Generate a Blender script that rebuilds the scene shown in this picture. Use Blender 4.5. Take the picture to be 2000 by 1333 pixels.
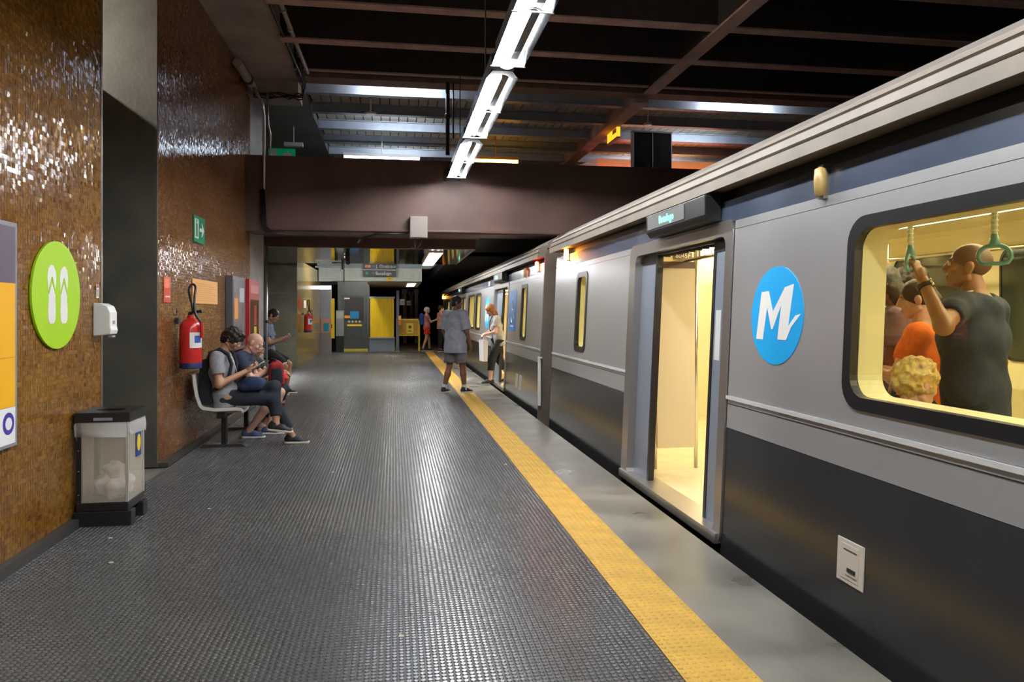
import bpy, bmesh, math, random
import numpy as np
from mathutils import Vector, Matrix, Euler

for _o in list(bpy.data.objects):
    bpy.data.objects.remove(_o, do_unlink=True)
scene = bpy.context.scene
COL = scene.collection
R = math.radians
rnd = random.Random(7)

# ------------------------------------------------------------------ camera, world, exposure
cam_data = bpy.data.cameras.new('camera')
cam = bpy.data.objects.new('camera', cam_data)
COL.objects.link(cam)
cam.location = (0, 0, 1.45)
cam.rotation_euler = (R(90), 0, R(-9.03))
cam_data.sensor_width = 36.0
cam_data.lens = 36.0 * 1447 / 2000
cam_data.shift_y = -54.5 / 2000
cam_data.clip_start = 0.05
cam_data.clip_end = 200
scene.camera = cam

world = bpy.data.worlds.new('world')
scene.world = world
world.use_nodes = True
world.node_tree.nodes['Background'].inputs[0].default_value = (0.95, 0.85, 0.78, 1)
world.node_tree.nodes['Background'].inputs[1].default_value = 0.10

scene.view_settings.view_transform = 'Standard'
scene.view_settings.look = 'None'
scene.view_settings.gamma = 1
scene.view_settings.use_curve_mapping = False
scene.view_settings.exposure = 1.40

TUBE_W = 75.0        # platform fluorescent tubes
TRAIN_W = 13.5        # train interior light strips

# ------------------------------------------------------------------ materials
MATS = {}
def mat(name, col=(.5, .5, .5), rough=.5, metal=0.0, var=0.0, vscale=6.0, bump=0.0, bscale=60.0, emit=None, es=0.0,
        coat=0.0, spec=0.5, stretch=None, col2=None, detail=6.0, rvar=0.0, aniso=0.0):
    if name in MATS:
        return MATS[name]
    m = bpy.data.materials.new(name)
    m.use_nodes = True
    nt = m.node_tree
    b = nt.nodes['Principled BSDF']
    b.inputs['Base Color'].default_value = (*col, 1)
    b.inputs['Roughness'].default_value = rough
    b.inputs['Metallic'].default_value = metal
    b.inputs['Coat Weight'].default_value = coat
    b.inputs['Specular IOR Level'].default_value = spec
    if aniso:
        b.inputs['Anisotropic'].default_value = aniso
    if emit:
        b.inputs['Emission Color'].default_value = (*emit, 1)
        b.inputs['Emission Strength'].default_value = es
    if var or bump or rvar:
        tc = nt.nodes.new('ShaderNodeTexCoord')
        mp = nt.nodes.new('ShaderNodeMapping')
        if stretch:
            mp.inputs['Scale'].default_value = stretch
        nt.links.new(tc.outputs['Object'], mp.inputs['Vector'])
    if var or rvar:
        n = nt.nodes.new('ShaderNodeTexNoise')
        n.inputs['Scale'].default_value = vscale
        n.inputs['Detail'].default_value = detail
        nt.links.new(mp.outputs[0], n.inputs['Vector'])
    if var:
        cr = nt.nodes.new('ShaderNodeValToRGB')
        c2 = col2 or tuple(min(1, c * (1 + var)) for c in col)
        c1 = tuple(c * (1 - var) for c in col)
        cr.color_ramp.elements[0].position = .3
        cr.color_ramp.elements[1].position = .7
        cr.color_ramp.elements[0].color = (*c1, 1)
        cr.color_ramp.elements[1].color = (*c2, 1)
        nt.links.new(n.outputs['Fac'], cr.inputs[0])
        nt.links.new(cr.outputs[0], b.inputs['Base Color'])
    if rvar:
        mr = nt.nodes.new('ShaderNodeMapRange')
        mr.inputs[1].default_value = .3; mr.inputs[2].default_value = .7
        mr.inputs[3].default_value = max(0, rough - rvar); mr.inputs[4].default_value = min(1, rough + rvar)
        nt.links.new(n.outputs['Fac'], mr.inputs[0])
        nt.links.new(mr.outputs[0], b.inputs['Roughness'])
    if bump:
        n2 = nt.nodes.new('ShaderNodeTexNoise')
        n2.inputs['Scale'].default_value = bscale
        n2.inputs['Detail'].default_value = 4
        nt.links.new(mp.outputs[0], n2.inputs['Vector'])
        bp = nt.nodes.new('ShaderNodeBump')
        bp.inputs['Strength'].default_value = bump
        bp.inputs['Distance'].default_value = .01
        nt.links.new(n2.outputs['Fac'], bp.inputs['Height'])
        nt.links.new(bp.outputs[0], b.inputs['Normal'])
    MATS[name] = m
    return m

def glass_mat(name, tint=(.9, .92, .9), gloss=.08, rough=.02):
    if name in MATS:
        return MATS[name]
    m = bpy.data.materials.new(name); m.use_nodes = True
    nt = m.node_tree; nt.nodes.clear()
    out = nt.nodes.new('ShaderNodeOutputMaterial')
    mix = nt.nodes.new('ShaderNodeMixShader')
    tr = nt.nodes.new('ShaderNodeBsdfTransparent'); tr.inputs[0].default_value = (*tint, 1)
    gl = nt.nodes.new('ShaderNodeBsdfGlossy'); gl.inputs['Roughness'].default_value = rough
    mix.inputs[0].default_value = gloss
    nt.links.new(tr.outputs[0], mix.inputs[1]); nt.links.new(gl.outputs[0], mix.inputs[2])
    nt.links.new(mix.outputs[0], out.inputs[0])
    MATS[name] = m
    return m

def film_mat(name, col=(.85, .85, .85), opac=.35, rough=.3):
    if name in MATS:
        return MATS[name]
    m = bpy.data.materials.new(name); m.use_nodes = True
    nt = m.node_tree; b = nt.nodes['Principled BSDF']
    b.inputs['Base Color'].default_value = (*col, 1); b.inputs['Roughness'].default_value = rough
    b.inputs['Alpha'].default_value = opac
    MATS[name] = m
    return m

def mosaic_mat(name, cols, pitch=.03, rough=.16):
    """glass mosaic: each tile gets its own shade of the palette"""
    m = bpy.data.materials.new(name); m.use_nodes = True
    nt = m.node_tree; b = nt.nodes['Principled BSDF']
    geo = nt.nodes.new('ShaderNodeNewGeometry')
    sn = nt.nodes.new('ShaderNodeVectorMath'); sn.operation = 'SNAP'
    sn.inputs[1].default_value = (10, pitch, pitch)
    nt.links.new(geo.outputs['Position'], sn.inputs[0])
    wn = nt.nodes.new('ShaderNodeTexWhiteNoise'); wn.noise_dimensions = '3D'
    nt.links.new(sn.outputs[0], wn.inputs['Vector'])
    n = nt.nodes.new('ShaderNodeTexNoise'); n.inputs['Scale'].default_value = 1.1; n.inputs['Detail'].default_value = 5
    nt.links.new(geo.outputs['Position'], n.inputs['Vector'])
    mx = nt.nodes.new('ShaderNodeMix'); mx.data_type = 'FLOAT'; mx.inputs[0].default_value = .72
    nt.links.new(wn.outputs['Value'], mx.inputs[2]); nt.links.new(n.outputs['Fac'], mx.inputs[3])
    cr = nt.nodes.new('ShaderNodeValToRGB')
    e = cr.color_ramp.elements
    e[0].position = .25; e[0].color = (*cols[0], 1); e[1].position = .75; e[1].color = (*cols[2], 1)
    k = e.new(.5); k.color = (*cols[1], 1)
    nt.links.new(mx.outputs[0], cr.inputs[0]); nt.links.new(cr.outputs[0], b.inputs['Base Color'])
    b.inputs['Roughness'].default_value = rough
    b.inputs['Specular IOR Level'].default_value = .55
    n2 = nt.nodes.new('ShaderNodeTexNoise'); n2.inputs['Scale'].default_value = 55; n2.inputs['Detail'].default_value = 2
    nt.links.new(geo.outputs['Position'], n2.inputs['Vector'])
    bp = nt.nodes.new('ShaderNodeBump'); bp.inputs['Strength'].default_value = .12; bp.inputs['Distance'].default_value = .004
    nt.links.new(n2.outputs['Fac'], bp.inputs['Height']); nt.links.new(bp.outputs[0], b.inputs['Normal'])
    MATS[name] = m
    return m

# ------------------------------------------------------------------ mesh builder
class MB:
    def __init__(s): s.v = []; s.f = []
    def add(s, vs, fs):
        k = len(s.v); s.v += [tuple(v) for v in vs]; s.f += [tuple(i + k for i in f) for f in fs]; return s
    def box(s, x0, x1, y0, y1, z0, z1):
        return s.add([(x, y, z) for x in (x0, x1) for y in (y0, y1) for z in (z0, z1)],
                     [(0, 1, 3, 2), (4, 6, 7, 5), (0, 4, 5, 1), (2, 3, 7, 6), (0, 2, 6, 4), (1, 5, 7, 3)])
    def hexa(s, p):   # 8 points: bottom 4 ccw then top 4
        return s.add(p, [(3, 2, 1, 0), (4, 5, 6, 7), (0, 1, 5, 4), (1, 2, 6, 5), (2, 3, 7, 6), (3, 0, 4, 7)])
    def prism(s, poly, axis, a, b):
        """poly 2D extruded along axis 'x','y','z' from a to b; 2D coords are the other two axes in order"""
        n = len(poly)
        def P(u, v, w):
            return {'x': (w, u, v), 'y': (u, w, v), 'z': (u, v, w)}[axis]
        vs = [P(u, v, a) for u, v in poly] + [P(u, v, b) for u, v in poly]
        fs = [tuple(range(n))[::-1], tuple(range(n, 2 * n))] + [(i, (i + 1) % n, n + (i + 1) % n, n + i) for i in range(n)]
        return s.add(vs, fs)
    def tube(s, pts, r, n=10, cap=True, rs=None):
        pts = [Vector(p) for p in pts]; k = len(pts); vs = []; fs = []
        up = None
        for i, p in enumerate(pts):
            d = (pts[min(i + 1, k - 1)] - pts[max(i - 1, 0)]).normalized()
            if up is None or abs(up.dot(d)) > .95:
                up = Vector((0, 0, 1)) if abs(d.z) < .9 else Vector((1, 0, 0))
            a = d.cross(up).normalized(); b = a.cross(d).normalized(); up = b
            rr = rs[i] if rs else r
            for j in range(n):
                t = 2 * math.pi * j / n
                vs.append(p + a * (rr * math.cos(t)) + b * (rr * math.sin(t)))
        for i in range(k - 1):
            for j in range(n):
                fs.append((i * n + j, i * n + (j + 1) % n, (i + 1) * n + (j + 1) % n, (i + 1) * n + j))
        if cap:
            fs.append(tuple(range(n))[::-1]); fs.append(tuple(range((k - 1) * n, k * n)))
        return s.add(vs, fs)
    def lathe(s, prof, c=(0, 0, 0), n=20, axis='z'):
        vs = []; fs = []
        for r, h in prof:
            for j in range(n):
                t = 2 * math.pi * j / n
                u, v = r * math.cos(t), r * math.sin(t)
                p = {'z': (u, v, h), 'x': (h, u, v), 'y': (u, h, v)}[axis]
                vs.append((p[0] + c[0], p[1] + c[1], p[2] + c[2]))
        k = len(prof)
        for i in range(k - 1):
            for j in range(n):
                fs.append((i * n + j, i * n + (j + 1) % n, (i + 1) * n + (j + 1) % n, (i + 1) * n + j))
        fs.append(tuple(range(n))[::-1]); fs.append(tuple(range((k - 1) * n, k * n)))
        return s.add(vs, fs)
    def map(s, fn):
        s.v = [tuple(fn(*v)) for v in s.v]; return s
    def build(s, name, m, parent=None, smooth=False, bevel=0.0, loc=None, rot=None, fixn=True):
        me = bpy.data.meshes.new(name)
        me.from_pydata(s.v, [], s.f); me.update()
        if fixn:
            bm = bmesh.new(); bm.from_mesh(me); bmesh.ops.recalc_face_normals(bm, faces=bm.faces); bm.to_mesh(me); bm.free()
        return link(name, me, m, parent, smooth, bevel, loc, rot)

def link(name, me, m, parent=None, smooth=False, bevel=0.0, loc=None, rot=None):
    o = bpy.data.objects.new(name, me); COL.objects.link(o)
    if m is not None and len(me.materials) == 0:
        me.materials.append(m)
    if smooth:
        me.polygons.foreach_set('use_smooth', [True] * len(me.polygons))
        if smooth == 'auto':
            try: me.set_sharp_from_angle(angle=R(40))
            except Exception: pass
    if parent is not None: o.parent = parent
    if loc is not None: o.location = loc
    if rot is not None: o.rotation_euler = rot
    if bevel:
        md = o.modifiers.new('bevel', 'BEVEL'); md.width = bevel; md.segments = 2; md.limit_method = 'ANGLE'
        md.harden_normals = False
    return o

def tag(o, label, cat, group=None, kind=None):
    if label: o['label'] = label
    if cat: o['category'] = cat
    if group: o['group'] = group
    if kind: o['kind'] = kind
    return o
def thing(name, label, cat, loc=(0, 0, 0), rotz=0, group=None, kind=None):
    o = bpy.data.objects.new(name, None); COL.objects.link(o)
    o.location = loc; o.rotation_euler = (0, 0, rotz); o.empty_display_size = .1
    return tag(o, label, cat, group, kind)
def struct(o, label=None):
    o['kind'] = 'structure'
    if label: o['label'] = label
    return o
def text(name, body, size, loc, rot, m, parent=None, ext=.001, align='CENTER', sx=1.0):
    c = bpy.data.curves.new(name, 'FONT'); c.body = body; c.size = size; c.extrude = ext
    c.align_x = align; c.align_y = 'CENTER'; c.resolution_u = 3
    c.space_character = 1.0
    o = bpy.data.objects.new(name, c); COL.objects.link(o)
    bpy.context.view_layer.update()
    me = bpy.data.meshes.new_from_object(o, depsgraph=bpy.context.evaluated_depsgraph_get())
    bpy.data.objects.remove(o, do_unlink=True)
    o = link(name, me, m)
    o.location = loc; o.rotation_euler = rot; o.scale = (sx, 1, 1)
    if parent is not None: o.parent = parent
    return o
def rrect(a0, a1, b0, b1, r, n=6):
    pts = []
    for cx, cy, t0 in ((a1 - r, b1 - r, 0), (a0 + r, b1 - r, 90), (a0 + r, b0 + r, 180), (a1 - r, b0 + r, 270)):
        for i in range(n + 1):
            t = R(t0 + 90 * i / n); pts.append((cx + r * math.cos(t), cy + r * math.sin(t)))
    return pts
def rect_match(pts, a0, a1, b0, b1):
    """points on a rectangle matching a rounded loop made by rrect (corner arcs -> corners)"""
    n = len(pts) // 4; out = []
    cor = [(a1, b1), (a0, b1), (a0, b0), (a1, b0)]
    for q in range(4):
        c = cor[q]; arc = pts[q * n:(q + 1) * n]; h = n // 2
        for i, p in enumerate(arc):
            horiz = (i < h) if q in (0, 2) else (i > h)   # which side the arc point projects to
            if i == h: out.append(c)
            elif horiz: out.append((c[0], p[1]))
            else: out.append((p[0], c[1]))
    return out
def loop_ring(mb, outer, inner, P, d0, d1):
    """ring between two equal-length 2D loops, from depth d0 to d1, mapped by P(u,v,d)"""
    n = len(outer)
    vs = [P(u, v, d0) for u, v in outer] + [P(u, v, d0) for u, v in inner] + [P(u, v, d1) for u, v in outer] + [P(u, v, d1) for u, v in inner]
    fs = []
    for i in range(n):
        j = (i + 1) % n
        fs += [(i, j, n + j, n + i), (2 * n + j, 2 * n + i, 3 * n + i, 3 * n + j), (n + i, n + j, 3 * n + j, 3 * n + i), (j, i, 2 * n + i, 2 * n + j)]
    return mb.add(vs, fs)

# ------------------------------------------------------------------ shared materials
M_conc = mat('grey_concrete', (.22, .20, .17), .6, var=.25, vscale=3, bump=.25, bscale=40, rvar=.15)
M_concd = mat('dark_grey_concrete', (.080, .074, .058), .55, var=.3, vscale=2.5, bump=.2, bscale=30)
M_edge = mat('platform_edge_concrete', (.165, .15, .125), .40, var=.35, vscale=2.2, bump=.12, bscale=50, rvar=.16)
M_rubber = mat('black_studded_rubber', (.075, .077, .083), .27, var=.12, vscale=2.5, spec=1.0)
M_rubgap = mat('shaded_gap_rubber', (.024, .023, .022), .5, var=.2, vscale=3)  # darker base colour paints in the shade between the studs
M_yel = mat('yellow_tactile_rubber', (.56, .33, .045), .5, var=.16, vscale=5, bump=.1, bscale=80)
M_brownbeam = mat('brown_painted_concrete', (.125, .070, .056), .55, var=.3, vscale=1.4, bump=.15, bscale=25)
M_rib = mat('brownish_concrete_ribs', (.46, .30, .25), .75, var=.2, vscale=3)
M_ribshade = mat('shaded_rib_sides', (.035, .024, .022), .85, var=.2)  # near-black colour paints in the shade on the rib sides
M_ceil = mat('dark_ceiling_concrete', (.035, .026, .024), .85, var=.3, vscale=2)
M_soff = mat('plastered_soffit', (.36, .29, .25), .7, var=.2, vscale=2)
M_black = mat('black_plastic', (.012, .012, .013), .4)
M_blackm = mat('black_painted_metal', (.02, .02, .022), .45)
M_white = mat('white_plastic', (.72, .72, .70), .35)
M_grey = mat('grey_paint', (.25, .26, .28), .45)
M_chrome = mat('chrome_steel', (.75, .74, .72), .16, 1.0)
M_alu = mat('aluminium', (.55, .55, .56), .32, 1.0)
M_dark = mat('tunnel_black', (.008, .008, .009), .9)
M_yelpaint = mat('yellow_paint', (.80, .55, .015), .45)
M_red = mat('red_paint', (.55, .018, .015), .3, coat=.3)
M_green = mat('sign_green', (.0, .20, .075), .45)
M_navy = mat('navy_sign', (.012, .03, .05), .4)
M_blue = mat('sign_blue', (.01, .20, .55), .45)
M_orange = mat('orange_plastic', (.8, .27, .02), .45)
TILES = mosaic_mat('brown_gold_glass_mosaic', [(.115, .043, .008), (.205, .088, .014), (.32, .16, .030)])
TILES2 = mosaic_mat('red_brown_glass_mosaic', [(.12, .048, .018), (.19, .083, .030), (.27, .13, .05)])
M_grout = mat('mosaic_grout', (.21, .135, .06), .35)

# ------------------------------------------------------------------ floor
f = struct(MB().box(-6.5, 1.948, -4, 46, -1.2, -.012).build('floor', M_edge), 'grey concrete platform slab with worn edge')
W0 = -2.10; W1 = 1.13; TS = (W1 - W0) / 4
rub = struct(thing('floor_rubber', 'black studded rubber flooring along the platform', None))
def stud_tile():
    n = 29; p = TS / n; g = .0005; vs = [(g, g, 0), (TS - g, g, 0), (TS - g, TS - g, 0), (g, TS - g, 0)]
    vs += [(x, y, -.012) for x, y, _ in vs]
    fs = [(0, 1, 2, 3), (0, 4, 5, 1), (1, 5, 6, 2), (2, 6, 7, 3), (3, 7, 4, 0)]
    for i in range(n):
        for j in range(n):
            cx = (i + .5) * p; cy = (j + .5) * p; k = len(vs)
            for r, z in ((.0118, 0), (.0094, .0042)):
                for a in range(8):
                    t = math.pi * (a + .5) / 4; vs.append((cx + r * math.cos(t), cy + r * math.sin(t), z))
            for a in range(8):
                fs.append((k + a, k + (a + 1) % 8, k + 8 + (a + 1) % 8, k + 8 + a))
            fs.append(tuple(range(k + 8, k + 16)))
    me = bpy.data.meshes.new('rubber_tile'); me.from_pydata(vs, [], fs); me.update(); me.materials.append(M_rubber); me.materials.append(M_rubgap)
    me.polygons[0].material_index = 1
    return me
tile_me = stud_tile()
for i in range(4):
    for j in range(-3, 35):
        o = bpy.data.objects.new('rubber_tile', tile_me); COL.objects.link(o)
        o.parent = rub; o.location = (W0 + i * TS, j * TS, 0)
for j in range(16, 35):
    o = bpy.data.objects.new('rubber_tile', tile_me); COL.objects.link(o)
    o.parent = rub; o.location = (W0 - TS, j * TS, 0)
tac = struct(thing('floor_tactile', 'yellow tactile warning strip with blister domes', None))
def tactile_tile():
    L = .30; W = .30; g = .001; h = .004
    vs = [(g, g, h), (W - g, g, h), (W - g, L - g, h), (g, L - g, h)]; vs += [(x, y, -.012) for x, y, _ in vs]
    fs = [(0, 1, 2, 3), (0, 4, 5, 1), (1, 5, 6, 2), (2, 6, 7, 3), (3, 7, 4, 0)]
    for i in range(8):
        for j in range(8):
            cx = (i + .5) * W / 8; cy = (j + .5) * L / 8; k = len(vs)
            for r, z in ((.0125, h), (.0105, h + .003), (.006, h + .0045)):
                for a in range(8):
                    t = math.pi * a / 4; vs.append((cx + r * math.cos(t), cy + r * math.sin(t), z))
            for q in range(2):
                for a in range(8):
                    fs.append((k + q * 8 + a, k + q * 8 + (a + 1) % 8, k + q * 8 + 8 + (a + 1) % 8, k + q * 8 + 8 + a))
            fs.append(tuple(range(k + 16, k + 24)))
    me = bpy.data.meshes.new('tactile_tile'); me.from_pydata(vs, [], fs); me.update(); me.materials.append(M_yel)
    return me
tac_me = tactile_tile()
for j in range(-4, 96):
    o = bpy.data.objects.new('tactile_tile', tac_me); COL.objects.link(o); o.parent = tac; o.location = (1.13, j * .30, 0)
struct(MB().box(-6.5, 9.6, -4, 46, -1.6, -1.2).build('floor_track', M_dark), 'dark track bed below the train')

# ------------------------------------------------------------------ tiled walls
def tile_quads(x, y0, y1, z0, z1, pitch, seed, skip=None, tilt=.035):
    rg = np.random.RandomState(seed)
    ny = int(round((y1 - y0) / pitch)); nz = int(round((z1 - z0) / pitch))
    Y, Z = np.meshgrid(y0 + (np.arange(ny) + .5) * pitch, z0 + (np.arange(nz) + .5) * pitch, indexing='ij')
    Y = Y.ravel(); Z = Z.ravel()
    if skip is not None:
        k = ~skip(Y, Z); Y = Y[k]; Z = Z[k]
    n = len(Y); h = pitch * .46
    a = rg.normal(0, tilt, n); b = rg.normal(0, tilt, n); c = rg.uniform(-.0006, .0006, n)
    V = np.zeros((n, 8, 3))
    for q, (sy, sz) in enumerate(((-1, -1), (1, -1), (1, 1), (-1, 1))):
        V[:, q, 0] = x + c + a * sy * h + b * sz * h
        V[:, q, 1] = Y + sy * h; V[:, q, 2] = Z + sz * h
        V[:, q + 4, 0] = x - .005; V[:, q + 4, 1] = Y + sy * h; V[:, q + 4, 2] = Z + sz * h
    fq = np.array([(0, 1, 2, 3), (4, 5, 1, 0), (5, 6, 2, 1), (6, 7, 3, 2), (7, 4, 0, 3)])
    F = (np.arange(n)[:, None, None] * 8 + fq[None]).reshape(-1, 4)
    return V.reshape(-1, 3), F
def np_mesh(name, V, F):
    me = bpy.data.meshes.new(name)
    me.from_pydata(V.tolist(), [], F.tolist()); me.update(); return me

wl = struct(MB().box(-2.62, -2.153, -4, 5.93, 0, 5.6).build('wall_left', M_grout), 'brown and gold glass mosaic wall beside the litter bin')
near = lambda Y, Z: (Y > 4.605) & (Y < 5.0) & (Z > .30) & (Z < .96)
V, F = tile_quads(-2.15, 3.0, 5.91, .06, 5.1, .03, 3, skip=near)
o = link('mosaic_tiles', np_mesh('mosaic_tiles', V, F), TILES, wl); o['kind'] = 'stuff'
V, F = tile_quads(-2.15, 3.0, 5.91, .06, 5.1, .03, 3, skip=lambda Y, Z: ~near(Y, Z))
V = V.reshape(-1, 8, 3); fq = F[:5].tolist()
for q in range(len(V)):
    c = V[q].mean(0); me = bpy.data.meshes.new('mosaic_tile'); me.from_pydata((V[q] - c).tolist(), [], fq); me.update()
    o = link('mosaic_tile', me, TILES, wl); o.location = c
MB().box(-2.2, -2.146, 5.905, 5.934, .0, 5.1).build('trim_1', mat('edge_trim_steel', (.33, .30, .27), .3, .8), wl)
struct(MB().box(-2.153, -2.10, -4, 5.93, -.005, .06).build('baseboard_left', M_grey and mat('dark_skirting', (.05, .046, .042), .5)), 'low dark kerb at the foot of the mosaic wall')
# niche behind the first wall
struct(MB().box(-5.0, -2.203, 7.40, 7.7, 0, 5.6).build('wall_niche', M_concd), 'grey concrete return wall of the recess')
struct(MB().box(-5.2, -5.0, 5.0, 7.7, 0, 5.6).build('wall_niche_end', M_conc), 'end wall of the recess')
w2 = struct(MB().box(-2.62, -2.203, 7.70, 11.95, 0, 5.13).box(-2.21, -2.2028, 7.42, 7.70, 0, 5.13).build('wall_left_far', M_grout), 'reddish brown mosaic wall behind the seats')
V, F = tile_quads(-2.20, 7.425, 11.94, .04, 5.11, .03, 5, tilt=.03)
o = link('mosaic_tiles', np_mesh('mosaic_tiles', V, F), TILES2, w2); o['kind'] = 'stuff'
struct(MB().box(-2.203, -2.11, 7.42, 11.95, -.005, .035).build('baseboard_left_far', MATS['dark_skirting']), 'low dark kerb under the seats')
M_col = mat('pale_column_concrete', (.27, .24, .225), .55, var=.2, vscale=3, bump=.15)
struct(MB().box(-2.70, -2.20, 11.95, 13.15, 0, 5.2).build('wall_column', M_col), 'pale concrete column at the end of the mosaic wall')
struct(MB().box(-2.9, -2.52, 13.15, 14.3, 0, 2.68).build('wall_alcove', M_conc), 'concrete wall of the alcove')
struct(MB().box(-2.52, -2.30, 13.2, 14.2, 0, .60).build('wall_ledge', M_conc), 'low concrete ledge in the alcove')
# far walls
struct(MB().box(-6, -2.575, 20.5, 26.6, 0, 2.9).build('wall_back', mat('streaked_concrete', (.125, .12, .085), .5, var=.35, vscale=1.2, bump=.15)), 'streaked green grey concrete wall')
w3 = struct(MB().box(-2.575, -2.568, 20.5, 26.6, 0, 2.9).build('wall_left_end', mat('olive_glazed_mosaic', (.24, .165, .04), .13, var=.35, vscale=2.5, bump=.12, bscale=45)), 'olive gold mosaic wall by the far extinguisher')
for z in (.62, 1.30, 1.98):
    MB().box(-5, -2.6, 20.488, 20.5, z, z + .012).build('board_joint', M_conc, bpy.data.objects['wall_back'])

# ------------------------------------------------------------------ ceiling
ce = struct(MB().box(-6, 12, -4, 11.45, 5.62, 5.8).build('ceiling', M_ceil), 'dark coffered concrete ceiling')
for y in [-1.0, .18, 1.36, 2.54, 3.72, 4.9, 6.1, 7.32, 8.53, 9.74]:
    for (a, b) in ((-1.43, 3.9), (4.12, 12)):
        rb_ = MB().box(a, b, y, y + .19, 4.97, 5.62).build('rib', M_ribshade, ce); MB().box(a, b, y + .01, y + .18, 4.95, 4.97).build('rib_lit_soffit', M_rib, rb_)  # paler strip underneath paints in the light on the rib bottoms
rb_ = MB().box(3.9, 4.12, -4, 11.3, 4.96, 5.62).build('rib', M_ribshade, ce); MB().box(3.91, 4.11, -4, 11.3, 4.93, 4.96).build('rib_lit_soffit', M_rib, rb_)
rb_ = MB().box(-1.43, 12, 11.02, 11.22, 4.99, 5.62).build('rib', M_ribshade, ce); MB().box(-1.43, 12, 11.03, 11.1, 4.97, 4.99).build('rib_lit_soffit', M_rib, rb_)
struct(MB().box(-1.43, 12, 11.3, 11.62, 4.95, 5.4).build('trim_1', mat('rust_brown_beam', (.20, .115, .085), .7, var=.2)), 'rust brown edge beam before the metal deck')
so = struct(MB().box(-2.62, -1.43, -4, 12.0, 5.02, 5.7).build('ceiling_soffit', M_soff), 'plastered soffit along the wall')
struct(MB().box(-2.62, -1.46, 11.75, 12.3, 4.78, 5.05).build('ceiling_soffit_beam', M_soff), 'short cross beam under the soffit')
struct(MB().box(-3.6, -1.43, 12.3, 19.8, 4.98, 5.7).build('ceiling_soffit_far', mat('grey_green_soffit', (.19, .19, .17), .7, var=.15)), 'grey soffit beyond the cross beam')
dk = struct(thing('ceiling_deck', 'cream ribbed metal deck ceiling over the mezzanine', None))
M_deck = mat('cream_deck', (.66, .60, .46), .5, var=.1)
x = -1.40
while x < 9.0:
    MB().box(x, x + .148, 11.62, 19.8, 5.125, 5.16).build('deck_plank', M_deck, dk); x += .166
struct(MB().box(-3, 12, 11.6, 19.9, 5.17, 5.6).build('ceiling_deck_back', M_dark), 'dark slab above the deck')
M_ib = mat('blue_grey_painted_steel', (.30, .33, .38), .42, var=.1)
for q, y in enumerate((12.15, 13.3, 14.45, 15.6, 16.75, 17.9)):
    t = struct(thing('steel_beam', None, None, (0, y, 0)))
    t['label'] = 'blue grey steel beam under the cream deck'; t['group'] = 'steel beams of the mezzanine ceiling'
    for a, b in ((-1.42, 3.86), (4.14, 11)):
        MB().box(a, b, -.07, .07, 4.95, 4.962).box(a, b, -.012, .012, 4.962, 5.11).box(a, b, -.07, .07, 5.11, 5.122).build('girder', M_ib, t)
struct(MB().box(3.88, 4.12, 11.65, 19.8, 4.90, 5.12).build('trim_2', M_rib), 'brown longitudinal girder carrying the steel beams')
struct(MB().box(-3.6, 12, 19.8, 20, 3.8, 5.6).build('wall_mezzanine', mat('mezz_wall', (.06, .055, .05), .8)), 'dark wall behind the mezzanine')

# big cross beam, mezzanine slab, tunnel
struct(MB().box(-2.62, 12, 11.6, 12.2, 2.69, 3.83).build('wall_beam', M_brownbeam), 'deep brown cross beam over the platform')
struct(MB().box(-2.62, 12, 12.2, 20, 3.0, 3.75).build('ceiling_slab', M_ceil), 'dark slab of the mezzanine floor')
struct(MB().box(-6, 1.55, 14.2, 14.35, 2.68, 2.86).build('trim_3', M_brownbeam), 'brown lintel at the edge of the polished ceiling')
M_pol = mat('polished_ceiling_panels', (.30, .28, .22), .07, .92, var=.15, vscale=1.5, bump=.03, bscale=8)
pc = struct(thing('ceiling_polished', 'polished reflective metal ceiling over the far platform', None))
for yy in np.arange(14.35, 18.75, .55):
    MB().box(-4, 1.55, yy + .004, min(yy + .546, 18.8), 2.68, 2.72).build('ceiling_panel', M_pol, pc)
struct(MB().box(-6, 1.6, 12.2, 14.2, 2.86, 3.0).build('ceiling_gap', M_brownbeam), 'brown soffit behind the cross beam')
struct(MB().box(-6, 1.6, 18.8, 46, 3.3, 3.6).build('ceiling_end', M_concd), 'dark ceiling of the platform end')
struct(MB().box(9.4, 9.6, -4, 46, -1.2, 5.6).build('wall_right', M_dark), 'dark tunnel wall behind the train')
struct(MB().box(-6, 9.6, 45.8, 46, -1.2, 5.6).build('wall_tunnel', M_dark), 'black tunnel end')
struct(MB().box(1.6, 9.6, 18.8, 46, 3.0, 3.4).build('ceiling_tunnel', M_dark), 'black tunnel roof over the far car')
struct(MB().box(-6.5, -6.3, -4, 46, 0, 5.6).build('wall_outer', M_concd), 'outer concrete wall of the station')
struct(MB().box(-6.5, 12, -4.2, -4, -1.2, 5.8).build('wall_front', M_conc), 'concrete wall at the near platform end')

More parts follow.
